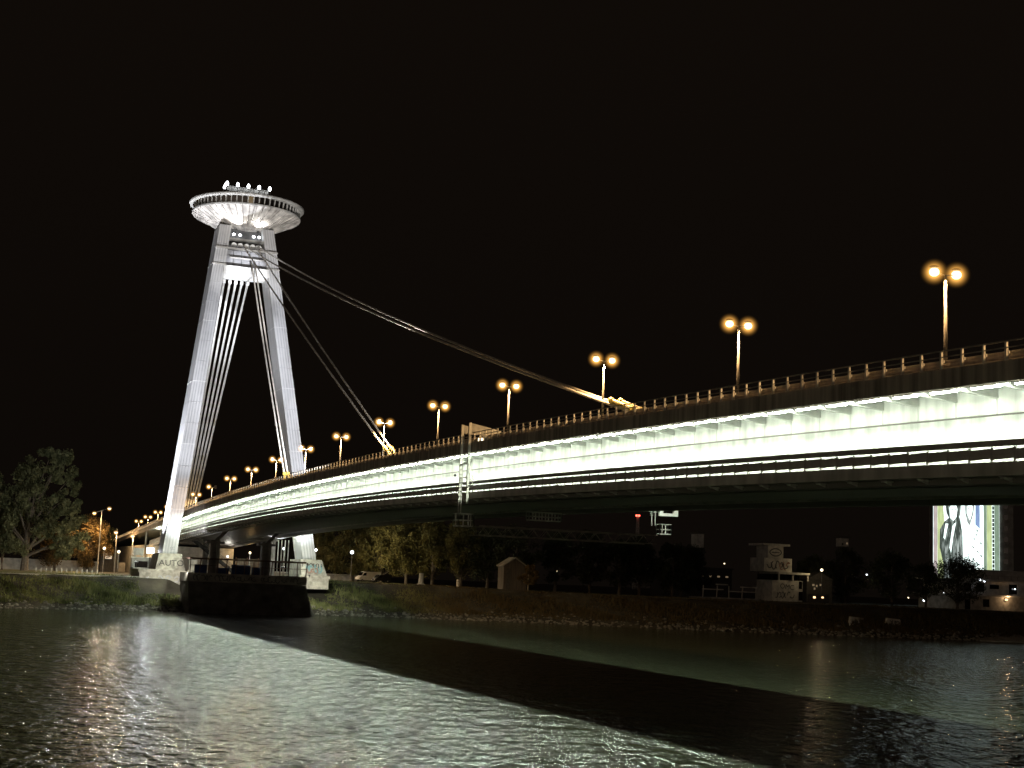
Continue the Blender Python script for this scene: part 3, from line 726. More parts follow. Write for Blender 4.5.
# riprap
ICO = None
def stones(n_, seed):
    global ICO
    t = (1 + 5 ** .5) / 2
    iv = [Vector(p).normalized() for p in ((-1, t, 0), (1, t, 0), (-1, -t, 0), (1, -t, 0), (0, -1, t), (0, 1, t), (0, -1, -t), (0, 1, -t), (t, 0, -1), (t, 0, 1), (-t, 0, -1), (-t, 0, 1))]
    fc = ((0, 11, 5), (0, 5, 1), (0, 1, 7), (0, 7, 10), (0, 10, 11), (1, 5, 9), (5, 11, 4), (11, 10, 2), (10, 7, 6), (7, 1, 8), (3, 9, 4), (3, 4, 2), (3, 2, 6), (3, 6, 8), (3, 8, 9), (4, 9, 5), (2, 4, 11), (6, 2, 10), (8, 6, 7), (9, 8, 1))
    rg = random.Random(seed); mb = MB()
    for _ in range(n_):
        v = rg.uniform(-215, 95); o = -abs(rg.gauss(0, 2.0)) + .3
        if -13.2 < v < 14.8 and o > -6: continue
        c = Vector((v, wl(v) + o, max(0, bank(v, o)) + rg.uniform(-.1, .12))); s_ = rg.uniform(.14, .40) * (1.4 if rg.random() < .15 else 1); k = len(mb.v)
        sx, sy, sz = s_ * rg.uniform(.8, 1.5), s_ * rg.uniform(.8, 1.3), s_ * rg.uniform(.6, 1.0)
        for p in iv: mb.v.append((c.x + p.x * sx * rg.uniform(.8, 1.15), c.y + p.y * sy * rg.uniform(.8, 1.15), c.z + p.z * sz * rg.uniform(.8, 1.15)))
        for f in fc: mb.f.append(tuple(k + i for i in f)); mb.m.append(0)
    return mb
o = stones(2300, 11).build('riprap_stones', 'rock'); tag(o, 'pale loose riprap stones heaped along the waterline of the far bank', 'stones', kind='stuff')
# grass tufts on the slope and the lawn
rg = random.Random(21); mb = MB()
for _ in range(42000):
    v = rg.uniform(-180, 100)
    if rg.random() < .8: off = -rg.uniform(2.2, 11.4)
    else: off = -rg.uniform(16, 60)
    if -13 < v < 14.6 and off > -12.5: continue
    if -19.0 < v < 23 and off < -6.2: continue
    clump = .5 + .9 * max(0, math.sin(v * .31 + off * .8) * math.sin(v * .113 + 1.3) + .3)
    if off < -15: clump *= .35
    elif off < -9: clump *= .28
    x, y, z = v, wl(v) + off, bank(v, off) - .12
    for _k in range(2):
        a = rg.uniform(0, 6.28); h = clump * rg.uniform(.3, .95); w = rg.uniform(.08, .2); le = rg.uniform(-.3, .3)
        dx, dy = math.cos(a) * w, math.sin(a) * w; xx, yy = x + rg.uniform(-.4, .4), y + rg.uniform(-.4, .4)
        mb.poly([(xx - dx, yy - dy, z), (xx + dx, yy + dy, z), (xx + dx * .4 + le, yy + dy * .4, z + h), (xx - dx * .2 + le, yy - dy * .2, z + h * .8)])
o = mb.build('grass', 'grassblade'); tag(o, 'rough uneven grass growing over the slope of the far bank', 'grass', kind='stuff')

# ------------------------------------------------------------------ pier, platforms and abutment
pier = Thing('river_pier', 'massive dark stone river pier with a flared end standing at the water edge', 'pier', (1.5, 18, 0))
mb = MB()
def pring(z, fl): return [(-10.7 - fl, 11, z), (14.0, 11, z), (14.0 - fl * .2, 23.5 + fl, z), (-10.7 - fl, 23.5 + fl, z)]
zz = [(-2, 2.3), (0, 1.9), (1.8, 1.2), (4.0, .55), (6.4, .12)]
for (z0, f0), (z1, f1) in zip(zz, zz[1:]): mb.hexa(pring(z0, f0), pring(z1 - .02, f1))
pier.part('body', mb, 'darkstone', world=True)
mb = MB(); mb.box(-10.85, 14.15, 10.85, 23.7, 6.42, 8.2); cap = pier.part('cap', mb, 'pierband', world=True)
for k, (sx, sd) in enumerate(((11, 31), (6.5, 32), (2, 33), (-3, 34), (-7.6, 35))): paint(cap, pier.loc, sd, 4.0, 1.3, 5, (sx, 23.72, 7.25), 'ink', .08)
fen = Thing('pier_fence', 'brown steel fence with posts round the top of the river pier', 'fence', (1.5, 18, 8.2))
xs = [13.7 - 1.87 * i for i in range(14)]
for k, x in enumerate(xs):
    mb = MB(); le = -.25 if k % 4 == 1 else 0
    mb.tube([(x, 23.3, 8.2), (x + le, 23.3, 11.15)], .11, 6); fen.part('post', mb, 'brown', world=True)
for z, r in ((11.15, .17), (9.75, .05)):
    mb = MB(); mb.box(-10.6, 13.8, 23.3 - r * .6, 23.3 + r * .6, z - r, z + r); fen.part('rail', mb, 'brown', world=True)
for x in (13.7, -10.5):
    mb = MB(); mb.box(x - .09, x + .09, 11.5, 23.25, 11.0, 11.3); fen.part('rail', mb, 'brown', world=True)
for k, (x0, x1) in enumerate(((12.6, 10.2), (8.0, 5.6), (4.9, 1.0), (.7, -1.0))):
    t = Thing('barrier_sheet', 'dark blue sheet barrier behind the pier fence, %s counting from the tree side' % names[k], 'barrier', ((x0 + x1) / 2, 21.8, 8.2), 'blue barriers on the pier')
    mb = MB(); h = [1.7, 1.2, 1.9, 1.5][k]; mb.box(x1, x0, 21.72, 21.85, 8.2, 8.2 + h); t.part('sheet', mb, 'blue', world=True)
    mb = MB(); mb.box(x1 - .06, x1 - .005, 21.7, 21.88, 8.2, 8.25 + h); mb.box(x0 + .005, x0 + .06, 21.7, 21.88, 8.2, 8.25 + h); t.part('frame', mb, 'darkmetal', world=True)
for x, lab in ((8.2, 'grey steel girder support with angled head, on the pier nearer the trees with the lawn'), (-2.7, 'grey steel girder support with angled head, mid pier beside the blue sheets')):
    t = Thing('girder_support', lab, 'support', (x, 18.5, 8.2), 'steel supports on the pier')
    mb = MB(); mb.box(x - 1.0, x - .35, 17.6, 19.4, 8.2, 15.2); mb.box(x + .35, x + 1.0, 17.6, 19.4, 8.2, 15.2); mb.box(x - .35, x + .35, 18.2, 18.8, 8.2, 14.8); t.part('column', mb, 'wall', world=True)
    mb = MB(); mb.box(x - 1.9, x + 1.9, 17.4, 19.6, 14.4, 14.9); t.part('cross_head', mb, 'wall', world=True)
    mb = MB(); mb.hexa([(x - .5, 18, 14.92), (x + .3, 18, 14.92), (x + .3, 19, 14.92), (x - .5, 19, 14.92)], [(x - 2.6, 18, 17.2), (x - 1.8, 18, 17.2), (x - 1.8, 19, 17.2), (x - 2.6, 19, 17.2)]); t.part('strut', mb, 'wall', world=True)
# retaining platforms under the plinths
for x0, x1, z, lab in ((11.9, 22.6, 8.55, 'concrete retaining terrace with graffiti under the near pylon leg'), (-12.0, -18.4, 8.55, 'concrete retaining terrace under the far pylon leg, beyond the pier')):
    a, b_ = sorted((x0, x1)); t = Thing('retaining_terrace', lab, 'terrace', ((a + b_) / 2, 6, 6))
    mb = MB(); mb.box(a, b_, -4, 11.9, 4.6 if x0 > 0 else 5.6, 7.85); w = t.part('wall', mb, 'plinth', world=True)
    mb = MB(); mb.box(a - .25, b_ + .25, -4.2, 12.25, 7.87, z); t.part('coping_slab', mb, 'plinth', world=True)
    if x0 > 0: paint(w, t.loc, 43, 7.0, 1.5, 4, ((a + b_) / 2, 11.93, 6.6), 'seam2', .13)
    mb = MB(); yy = 12.0
    mb.prism([(b_ - 1.2, yy, 9.6), (b_ - .8, yy, 9.6), (b_ - 3.3 if x0 > 0 else b_ - 2.4, yy, 5.9), (b_ - 3.8 if x0 > 0 else b_ - 2.9, yy, 5.9)], (0, .15, 0)) if False else None
t = Thing('utility_cabinet', 'small pale utility cabinet standing beside the near pylon leg plinth', 'cabinet', (11.2, 9, 8.55))
mb = MB(); mb.box(10.4, 12.0, 8.4, 9.6, 7.4, 10.7); t.part('body', mb, 'plinth', world=True)
mb = MB(); mb.box(10.3, 12.1, 8.3, 9.7, 10.72, 10.85); t.part('lid', mb, 'pale', world=True)
# abutment and approach ramp
ab = Thing('bridge_abutment', 'pale concrete abutment with a lit side wall under the far end of the bridge', 'abutment', (0, -110, 6))
mb = MB(); mb.box(-9.6, 9.7, -92, -60, 5, dz(-75) - 5.9 + .2); ab.part('bearing_block', mb, 'pale', world=True)
mb = MB(); mb.box(-9.5, 9.9, -212, -89.2, 5, dz(-212) - 1.1); ab.part('approach_wall', mb, 'wall', world=True)
mb = MB(); mb.hexa([(9.9, -89.6, 6), (10.3, -89.6, 6), (10.3, -88.9, 6), (9.9, -88.9, 6)], [(9.9, -89.6, 18.8), (10.3, -89.6, 18.8), (10.3, -88.9, 18.8), (9.9, -88.9, 18.8)]); ab.part('wall_edge', mb, 'pale', world=True)
# stair under the bridge
st = Thing('staircase', 'dark steel staircase rising under the bridge behind the pier', 'stairs', (0, -20, 7.4))
for s in (-1, 1):
    mb = MB(); y = -22 + s * 1.6
    mb.hexa([(-5.2, y - .1, 7.4), (-4.2, y - .1, 7.4), (-4.2, y + .1, 7.4), (-5.2, y + .1, 7.4)][::1], [(6.0, y - .1, 15.6), (7.0, y - .1, 15.6), (7.0, y + .1, 15.6), (6.0, y + .1, 15.6)]); st.part('stringer', mb, 'darkmetal', world=True)
    mb = MB(); mb.tube([(-4.6, y, 8.9), (6.6, y, 17.0)], .07, 5); st.part('handrail', mb, 'greymetal', world=True)
mb = MB()
for k in range(30): mb.box(-4.8 + k * .37, -4.4 + k * .37, -23.4, -20.6, 7.6 + k * .272, 7.66 + k * .272)
st.part('tread', mb, 'darkmetal', world=True)
for x, y, r, lab, m_ in ((-7.8, 0, .75, 'round pale column under the bridge beside the far pylon leg', 'pale'), (2.5, -30, .7, 'round column in shadow under the bridge behind the stairs', 'wall')):
    t = Thing('bridge_column', lab, 'column', (x, y, 7.2))
    mb = MB(); mb.tube([(x, y, 7.0), (x, y, 15.9)], r, 16); t.part('shaft', mb, m_, world=True, smooth=True)
    mb = MB(); mb.box(x - r * 1.3, x + r * 1.3, y - r * 1.3, y + r * 1.3, 15.92, 16.6); t.part('bearing', mb, 'wall', world=True)
t = Thing('pipe_bank', 'bank of vertical downpipes under the bridge beside the far pylon leg', 'pipes', (-12, -8, 7.3))
for k in range(5):
    mb = MB(); mb.tube([(-10.2 - .8 * k, -9, 7.2), (-10.2 - .8 * k, -9, 16.5)], .14, 6); t.part('pipe', mb, 'wall', world=True)

# ------------------------------------------------------------------ trees
def tree(label, base, h, cr, tr, seed, leaf='leafd', bark='bark', group=None, n=9000, crown0=.28, name='tree', shape=None, ls=.34, nclump=46, bare=False, lobes=None):
    rg = random.Random(seed)
    t = Thing(name, label, 'tree', base, group)
    mb = MB(); ht = h * crown0
    lean = (rg.uniform(-.04, .04) * h, rg.uniform(-.04, .04) * h)
    mb.tube([(0, 0, -.4), (lean[0] * .2, lean[1] * .2, ht * .6), (lean[0] * .5, lean[1] * .5, h * .5), (lean[0], lean[1], h * .86)], [tr * 1.25, tr, tr * .6, tr * .12], 8)
    cl = []
    for lx, ly, lz, lr in (lobes or ()):
        for _ in range(11):
            d = Vector((rg.gauss(0, 1), rg.gauss(0, 1), rg.gauss(0, 1))).normalized() * lr * rg.random() ** .4
            cl.append((Vector((lx, ly, lz)) + d, lr * rg.uniform(.22, .45)))
        p0 = Vector((0, 0, max(ht * .8, lz * .45))); mb.tube([p0, p0.lerp(Vector((lx, ly, lz)), .5) + Vector((0, 0, .8)), (lx, ly, lz)], [tr * .42, tr * .25, tr * .06], 6)
    for k in range(0 if lobes else nclump):
        q = rg.random() ** .85
        z = ht + (h - ht) * (.06 + .9 * q)
        if shape: rad = shape(q)
        else: rad = math.sin(PI * (.12 + .83 * q)) ** .75
        a = rg.uniform(0, 2 * PI); rr_ = cr * rad * (rg.random() ** .45) * rg.uniform(.75, 1.15)
        c = Vector((lean[0] * q + rr_ * math.cos(a), lean[1] * q + rr_ * math.sin(a), z)); cl.append((c, cr * rg.uniform(.16, .36)))
        if k % 2 == 0 or bare:
            zb = min(h * .8, max(ht * .75, z - rr_ * rg.uniform(.5, 1.0)))
            p0 = Vector((lean[0] * zb / h, lean[1] * zb / h, zb)); mid = p0.lerp(c, .55) + Vector((rg.uniform(-.4, .4), rg.uniform(-.4, .4), rg.uniform(-.2, .8)))
            mb.tube([p0, mid, c], [tr * .3, tr * .17, tr * .05], 5)
            if bare:
                for _ in range(5):
                    e = c + Vector((rg.gauss(0, 1), rg.gauss(0, 1), rg.uniform(-.1, 1.2))) * cr * .16; mb.tube([mid.lerp(c, rg.uniform(.3, 1)), e], [tr * .07, tr * .03], 3)
    t.part('trunk', mb, bark)
    mb = MB(); per = max(1, n // len(cl))
    for c, r in cl:
        for _ in range(per):
            d = Vector((rg.gauss(0, 1), rg.gauss(0, 1), rg.gauss(0, .8))); d = d.normalized() * r * rg.random() ** .4
            p = c + d; s_ = ls * rg.uniform(.55, 1.35)
            ax = Vector((rg.gauss(0, 1), rg.gauss(0, 1), rg.gauss(0, 1))).normalized(); bx = ax.orthogonal().normalized(); bx = Matrix.Rotation(rg.uniform(0, 6.28), 3, ax) @ bx
            cx_ = ax.cross(bx)
            mb.poly([p + bx * s_, p + cx_ * s_ * .5, p - bx * s_ * .8, p - cx_ * s_ * .45])
    t.part('crown', mb, leaf)
    return t
# big trees on the lawn side
tree('tallest tree, grey-green and lit from one side, on the lawn by the river', (41.5, -98, 6.4), 31.0, 14.5, .95, 101, 'leaf', n=34000, crown0=.16, nclump=120, ls=.40, lobes=[(-7.0, 0, 30.0, 4.6), (-4.6, -1, 33.2, 3.2), (-8, 1, 33, 2.4), (-9.4, 1, 25.5, 3.6), (-1, 2, 23, 6.2), (-8.2, 1, 20, 5.0), (-11.4, 2, 13, 5.0), (-13, 1, 9.4, 3.6), (-5, 3, 12, 5.5), (4.7, 1, 12, 6.5), (5.5, -1, 22, 6.5), (8, 0, 16, 6), (3, 2, 7.6, 4), (-9, 3, 7.0, 3.2), (0, -3, 17, 6.5), (1, 0, 28, 4.5)])
tree('dark tree half out of frame, behind the tallest tree on the lawn', (60, -112, 6.4), 27, 10, .7, 102, 'leafd', n=12000, crown0=.15, nclump=60)
tree('slim-trunked dark tree just behind the tallest lawn tree', (47, -112, 6.4), 22, 6.5, .35, 103, 'leafd', n=7000, crown0=.2)
tree('rusty sodium-lit tree under the tall double road lamp', (22, -128, 6.6), 16.5, 7.0, .4, 104, 'leafr', n=11000, crown0=.1)
tree('dark tree between the sodium-lit tree and the approach wall', (14.5, -165, 6.6), 15, 6, .4, 105, 'leafd', n=7000, crown0=.1)
tree('dark tree between the tallest lawn tree and the rusty one', (31, -140, 6.5), 14.5, 6.5, .4, 106, 'leafr', n=7000, crown0=.12)
row = [(352, -41.8, -92, 15, 5.5, 'leafy'), (0, -48.5, -84, 17, 7.4, 'leafy'), (0, -55, -76, 18, 7.8, 'leafy'), (0, -59.5, -66, 17.5, 7.4, 'leafy'), (0, -64.5, -57, 18, 7.2, 'leafy'), (0, -70.5, -50, 17.5, 7.0, 'leafy'), (0, -76, -44, 16.5, 6.3, 'leafd'), (0, -82, -38, 17, 6.5, 'leafd'),
       (0, -96, -44, 16, 6.2, 'leafd'), (0, -103, -36, 17, 6.6, 'leafd'), (0, -110, -32, 15, 6.0, 'leafd'), (0, -117, -34, 15.5, 6.2, 'leafd'), (0, -124, -28, 14.5, 5.8, 'leafd'), (0, -133, -40, 12, 5.2, 'leafd')]
rowlab = ['yellowish tree behind the white globe lamp, first of the park row', 'yellow-green lamp-lit tree behind the white van, second of the row', 'yellow-green lamp-lit tree, third of the park row from the pylon', 'half-lit tree above the pale stub column, fourth of the row', 'dim tree above the white bollard, fifth of the park row',
          'dark tree past the white bollard, sixth of the park row', 'dark tree just before the gabled shed, seventh of the row', 'dark tree over the gabled shed, eighth of the park row',
          'dark tree past the gabled shed, ninth of the park row', 'dark park tree under the inspection gantry, tenth of the row', 'dark park tree, eleventh of the row, beyond the gantry', 'dark park tree, twelfth of the row, below the red beacon mast', 'dark park tree, thirteenth of the row, near the terrace', 'low dark park tree by the terrace, last of the row']
for k, (_, v, u, h, r, lf) in enumerate(row):
    tree(rowlab[k], (v, u, gz(v)), h, r, .42, 200 + k, lf, 'bark', 'trees of the riverside park row', n=15000 if k < 6 else 7000, crown0=.14, ls=.36, nclump=64)
tree('dark tree hiding the foot of the distant gable end, behind the terrace', (-138, -42, 6.6), 14.5, 5.5, .35, 311, 'leafd', n=6000, crown0=.1)
tree('dark tree under the distant house with the pale top', (-189, -42, 6.6), 16.5, 6.5, .35, 312, 'leafd', n=7000, crown0=.1)
tree('dark tree beside the graffiti house, toward the tall mural', (-176, -40, 6.6), 13, 6, .35, 301, 'leafd', n=6000, crown0=.15)
tree('dark bushy tree left of the mural tower, above small house lights', (-190, -20, 6.6), 15, 7, .4, 302, 'leafd', n=7000, crown0=.12)
tree('spreading tree with spiky bare top in front of the lit mural', (-184.5, 15.5, 6.6), 13.0, 7.6, .4, 303, 'leafd', n=8500, crown0=.14, nclump=70, bare=True, ls=.26)
tree('dark tree beside the spiky one, at the mural foot', (-178.8, 10, 6.6), 11.5, 5.2, .3, 304, 'leafd', n=5500, crown0=.14, nclump=40, bare=True, ls=.26)
tree('bare-branched tree in front of the grey flank of the mural tower', (-243, -20, 6.6), 17, 5.5, .35, 305, 'leafd', n=1200, crown0=.2, nclump=50, bare=True, ls=.22)
tree('small round tree with pale trunk standing by the gabled shed', (-67.4, 8.2, 6.6), 6.6, 2.5, .16, 306, 'leafr', 'barkpale', n=5200, crown0=.28, nclump=26, ls=.22)

# ------------------------------------------------------------------ lamps, vehicles, small things on the banks
def globe(label, base, h, m, w, col, name='park_lamp', r=.38, aim=None):
    t = Thing(name, label, 'street lamp', base)
    mb = MB(); mb.tube([(0, 0, 0), (0, 0, h - .3)], [.10, .06], 8); t.part('pole', mb, 'greymetal', smooth=True)
    mb = MB(); mb.tube([(0, 0, h - .32), (0, 0, h - .2)], .2, 8); mb.box(-.16, .16, -.16, .16, 0, .5); t.part('collar', mb, 'greymetal')
    mb = MB(); mb.ball((0, 0, h + r * .7), r, r, r, 12); t.part('globe', mb, m, smooth=True)
    if aim: spot('lamp_light', (aim[0] * .7, aim[1] * .7, h + r * .7), (aim[0] * 9, aim[1] * 9, h + aim[2]), w, 165, col, t.o, .2)
    else: point('lamp_light', (0, .0, h + r * 2.1), w, col, t.o, .2)
    return t
globe('globe lamp on the lawn beyond the bollard row, the one nearer the trees', (21.1, -90.4, 6.6), 6.8, 'warm', 2200, (1, .8, .5))
globe('globe lamp on the lawn near the kiosk', (19.3, -68.2, 6.8), 5.6, 'warm', 2200, (1, .8, .5))
globe('white globe lamp seen under the bridge beside the far pylon leg', (-25.6, -72, 7.4), 7.9, 'globe', 900, (.85, .92, 1))
globe('white globe lamp just past the far pylon leg', (-34.0, -69, 7.4), 7.9, 'globe', 1100, (.85, .92, 1))
globe('bright white globe lamp between the far pylon leg and the white van', (-42.0, -60.0, 7.4), 7.5, 'globe', 8500, (1, .86, .52), r=.5, aim=(-1.0, .12, .3))
globe('warm lamp post beside the graffiti house', (-166.4, -19.9, 6.6), 8.8, 'warm', 700, (1, .75, .4))
def road_lamp(label, base, h, span, heads):
    t = Thing('road_lamp', label, 'street lamp', base)
    mb = MB(); mb.tube([(0, 0, 0), (0, 0, h)], [.2, .1], 8); t.part('pole', mb, 'greymetal')
    for s in heads:
        mb = MB(); mb.tube([(0, 0, h - .1), (s * span, 0, h + (-.9 if s > 0 else .7))], .06, 5); mb.ball((s * span, 0, h + (-.78 if s > 0 else .82)), .5, .4, .2, 10); hd = t.part('head', mb, 'greymetal')
        z = h + (-1.0 if s > 0 else .60)
        mb = MB(); mb.ball((s * span, 0, z), .48, .4, .3, 10); t.part('lens', mb, 'sodium', hd)
        mb = MB(); mb.ball((s * span, 0, z - .05), .95, .95, .95, 16); t.part('diffuser_bowl', mb, 'amber', hd)  # glow round the head put in as a volume, no glass there
        spot('lamp_light', (s * span, 0, z - .7), (s * span, 0, 0), 12000, 165, SOD, t.o, .25)
    return t
road_lamp('tall double sodium lamp rising behind the rusty tree', (20.2, -118, 6.6), 18.6, 2.1, (1, -1))
road_lamp('slim single sodium lamp post beside the kiosk at the approach wall', (14.8, -78, 6.9), 11.2, .2, (1,))
road_lamp('sodium lamp low on the approach road, farther off than the kiosk lamp', (16.6, -105, 6.9), 12.6, .3, (1,))
vanp = None
def van(label, base, rotz, mbody, ln, hh, cat='van'):
    t = Thing('parked_van', label, cat, base)
    L2 = ln / 2; w = 1.0
    side = [(-L2, .45), (-L2, hh - .15), (-L2 + .25, hh), (L2 - 2.0, hh), (L2 - 1.55, hh - .12), (L2 - .75, hh * .56), (L2 - .08, hh * .47), (L2, hh * .36), (L2, .45)]
    mb = MB(); mb.prism([(x, -w, z) for x, z in side], (0, 2 * w, 0)); t.part('body', mb, mbody)
    mb = MB()
    for y in (-w - .012, w + .002):
        mb.prism([(L2 - 2.3, y, hh * .60), (L2 - 1.0, y, hh * .60), (L2 - 1.55, y, hh - .3), (L2 - 2.3, y, hh - .3)], (0, .01, 0))
    t.part('side_window', mb, 'glass')
    mb = MB(); mb.poly([(L2 - 1.50, -w * .85, hh - .16), (L2 - 1.50, w * .85, hh - .16), (L2 - .76, w * .85, hh * .60), (L2 - .76, -w * .85, hh * .60)])
    mb.v = [(x + .03, y, z + .03) for x, y, z in mb.v]; t.part('windscreen', mb, 'glass')
    for s in (1, -1):
        mb = MB(); mb.box(L2 - .02, L2 + .03, s * .7 - .17, s * .7 + .17, hh * .30, hh * .30 + .2); t.part('headlight', mb, 'white')
        for x in (L2 - .95, -L2 + 1.1):
            mb = MB(); mb.tube([(x, s * (w - .18), .36), (x, s * (w + .02), .36)], .36, 14); wo = t.part('wheel', mb, 'tyre')
            mb = MB(); mb.tube([(x, s * (w + .021), .36), (x, s * (w + .035), .36)], .2, 10); t.part('hubcap', mb, 'greymetal', wo)
    mb = MB(); mb.box(L2 - .01, L2 + .08, -w, w, .42, .62); mb.box(-L2 - .08, -L2 + .01, -w, w, .42, .62); t.part('bumper', mb, 'darkmetal')
    t.o.rotation_euler = (0, 0, rotz); return t
van('white parked van under the lamp-lit trees, facing the bridge', (-45.4, -54.5, 7.35), .35, 'vanwhite', 7.0, 2.75)
van('black parked van overlapping the rear of the white one', (-47.6, -49.3, 7.35), .35, 'vandark', 5.2, 2.1)
t = Thing('stub_column', 'pale thick stub column at the path edge below the lamp-lit trees', 'column', (-53.2, -31, gz(-53)))
mb = MB(); mb.tube([(0, 0, 0), (0, 0, 3.0)], [.72, .6], 12); t.part('shaft', mb, 'pale'); mb = MB(); mb.box(-.85, .85, -.85, .85, -.05, .25); t.part('foot', mb, 'pale')
t = Thing('bollard', 'white bollard standing alone at the bank crest', 'bollard', (-52.2, 1.5, gz(-52) - .1))
mb = MB(); mb.tube([(0, 0, 0), (0, 0, 1.75)], [.34, .32], 12); mb.ball((0, 0, 1.75), .32, .32, .15, 12); t.part('shaft', mb, 'white'); mb = MB(); mb.tube([(0, 0, 1.3), (0, 0, 1.42)], .345, 12); t.part('band', mb, 'wall')
# short white posts on the lawn
for k in range(13):
    s = k / 12; x = 39.1 + (23.7 - 39.1) * s; y = -82 + 5.8 * s
    mb = MB(); mb.hexa([(x - .14, y - .14, gz(x)), (x + .14, y - .14, gz(x)), (x + .14, y + .14, gz(x)), (x - .14, y + .14, gz(x))], [(x - .11, y - .11, gz(x) + 1.05), (x + .11, y - .11, gz(x) + 1.05), (x + .11, y + .11, gz(x) + 1.05), (x - .11, y + .11, gz(x) + 1.05)])
    o = mb.build('lawn_post', 'pale', org=(x, y, gz(x))); o.location = (x, y, gz(x))
    tag(o, 'short pale post in the row of identical posts on the lawn', 'post', 'short pale posts on the lawn')
def wallthing(name, label, cat, pts, z0, z1, m, th=.35, cop='pale'):
    t = Thing(name, label, cat, (*pts[0], z0)); mb = MB(); mc = MB()
    for (x0, y0), (x1, y1) in zip(pts, pts[1:]):
        d = Vector((x1 - x0, y1 - y0, 0)).normalized(); nn = Vector((-d.y, d.x, 0)) * th / 2
        q = [(x0 - nn.x, y0 - nn.y), (x1 - nn.x, y1 - nn.y), (x1 + nn.x, y1 + nn.y), (x0 + nn.x, y0 + nn.y)]
        mb.hexa([(a, b, z0) for a, b in q], [(a, b, z1) for a, b in q])
        q = [(x0 - nn.x * 1.4, y0 - nn.y * 1.4), (x1 - nn.x * 1.4, y1 - nn.y * 1.4), (x1 + nn.x * 1.4, y1 + nn.y * 1.4), (x0 + nn.x * 1.4, y0 + nn.y * 1.4)]
        mc.hexa([(a, b, z1 + .005) for a, b in q], [(a, b, z1 + .16) for a, b in q])
    t.part('wall', mb, m, world=True); t.part('coping', mc, cop, world=True); return t
wallthing('flood_wall', 'long grey flood wall across the lawn behind the trees', 'wall', [(100, -158), (41, -152), (9.9, -141)], 6.3, 9.9, 'render')
wallthing('flood_wall', 'grey flood wall between the far pylon leg and the white van', 'wall', [(-22, -98), (-43, -92), (-50, -84)], 7.0, 9.0, 'wall')
# kiosk
t = Thing('kiosk', 'pale boxy kiosk with a dark window beside the near pylon leg', 'kiosk', (14.6, -56, 6.9))
mb = MB(); mb.box(11.4, 17.2, -59, -54.5, 6.8, 11.2); t.part('body', mb, 'rendim', world=True)
mb = MB(); mb.box(13.3, 16.4, -54.49, -54.43, 8.8, 10.4); t.part('window', mb, 'glass', world=True)
mb = MB(); mb.box(11.2, 17.4, -59.2, -54.3, 11.22, 11.45); t.part('roof', mb, 'pale', world=True)
t = Thing('sign_board', 'pale blank board standing behind the kiosk roof', 'board', (15, -62, 6.9))
mb = MB(); mb.box(13.6, 16.2, -62.15, -62, 11.9, 13.9); t.part('face', mb, 'rendim', world=True)
mb = MB(); mb.box(13.9, 14.1, -62.3, -62.17, 6.9, 13.8); mb.box(15.7, 15.9, -62.3, -62.17, 6.9, 13.8); t.part('posts', mb, 'greymetal', world=True)
# lit hut beneath the sodium tree
t = Thing('lit_hut', 'small hut with an orange lit front below the rusty tree', 'hut', (16, -130, 6.7))
mb = MB(); mb.box(13.0, 18.5, -133, -130.05, 6.7, 13.6); t.part('body', mb, 'roof', world=True)
mb = MB(); mb.box(15.2, 17.2, -130.04, -129.98, 11.0, 12.8); t.part('window', mb, 'litwin', world=True)
# gabled shed
t = Thing('gabled_shed', 'pale boarded gabled shed standing among the dark park trees', 'shed', (-64.6, 3, 6.7))
x0, x1, xm, y0, y1 = -68.4, -62.6, -65.4, 0.5, 4.5
mb = MB(); pr = [(x0, 6.6), (x1, 6.6), (x1, 12.7), (xm, 14.5), (x0, 12.5)]
mb.prism([(x, y0, z) for x, z in pr], (0, y1 - y0, 0)); t.part('walls', mb, 'shed', world=True)
mb = MB(); mb.hexa([(x0 - .4, y0 - .4, 12.32), (xm, y0 - .4, 14.52), (xm, y1 + .4, 14.52), (x0 - .4, y1 + .4, 12.32)], [(x0 - .4, y0 - .4, 12.55), (xm, y0 - .4, 14.8), (xm, y1 + .4, 14.8), (x0 - .4, y1 + .4, 12.55)])
mb.hexa([(xm + .01, y0 - .4, 14.52), (x1 + .4, y0 - .4, 12.5), (x1 + .4, y1 + .4, 12.5), (xm + .01, y1 + .4, 14.52)], [(xm + .01, y0 - .4, 14.8), (x1 + .4, y0 - .4, 12.75), (x1 + .4, y1 + .4, 12.75), (xm + .01, y1 + .4, 14.8)]); t.part('roof', mb, 'wall', world=True)
mb = MB(); mb.box(-64.2, -63.2, y1 + .01, y1 + .08, 6.8, 12.0); t.part('door', mb, 'roof', world=True)
# graffiti house
gh = Thing('graffiti_house', 'derelict tiered white house covered in graffiti, lips painted on its top tier', 'house', (-157, -26, 6.6))
mb = MB(); mb.box(-163.2, -153.4, -33, -24.6, 6.6, 12.4); a_ = gh.part('ground_storey', mb, 'render', world=True)
mb = MB(); mb.box(-165.0, -154.8, -34, -23.6, 14.1, 14.7); gh.part('ledge', mb, 'pale', world=True)
mb = MB()
for x in (-164.6, -159.8, -155.3): mb.box(x - .2, x + .2, -24.4, -24.0, 12.42, 14.08)
gh.part('pier', mb, 'render', world=True)
mb = MB(); mb.box(-163.0, -153.6, -33, -26, 12.41, 14.09); gh.part('window_band', mb, 'glass', world=True)
mb = MB(); mb.box(-160.2, -151.2, -33, -25.4, 14.72, 18.5); b2 = gh.part('middle_tier', mb, 'render', world=True)
mb = MB(); mb.box(-157.6, -152.6, -32, -25.8, 18.52, 21.9); b3 = gh.part('top_tier', mb, 'render', world=True)
mb = MB(); mb.box(-159.2, -150.6, -33, -24.9, 21.92, 22.5); gh.part('roof_slab', mb, 'pale', world=True)
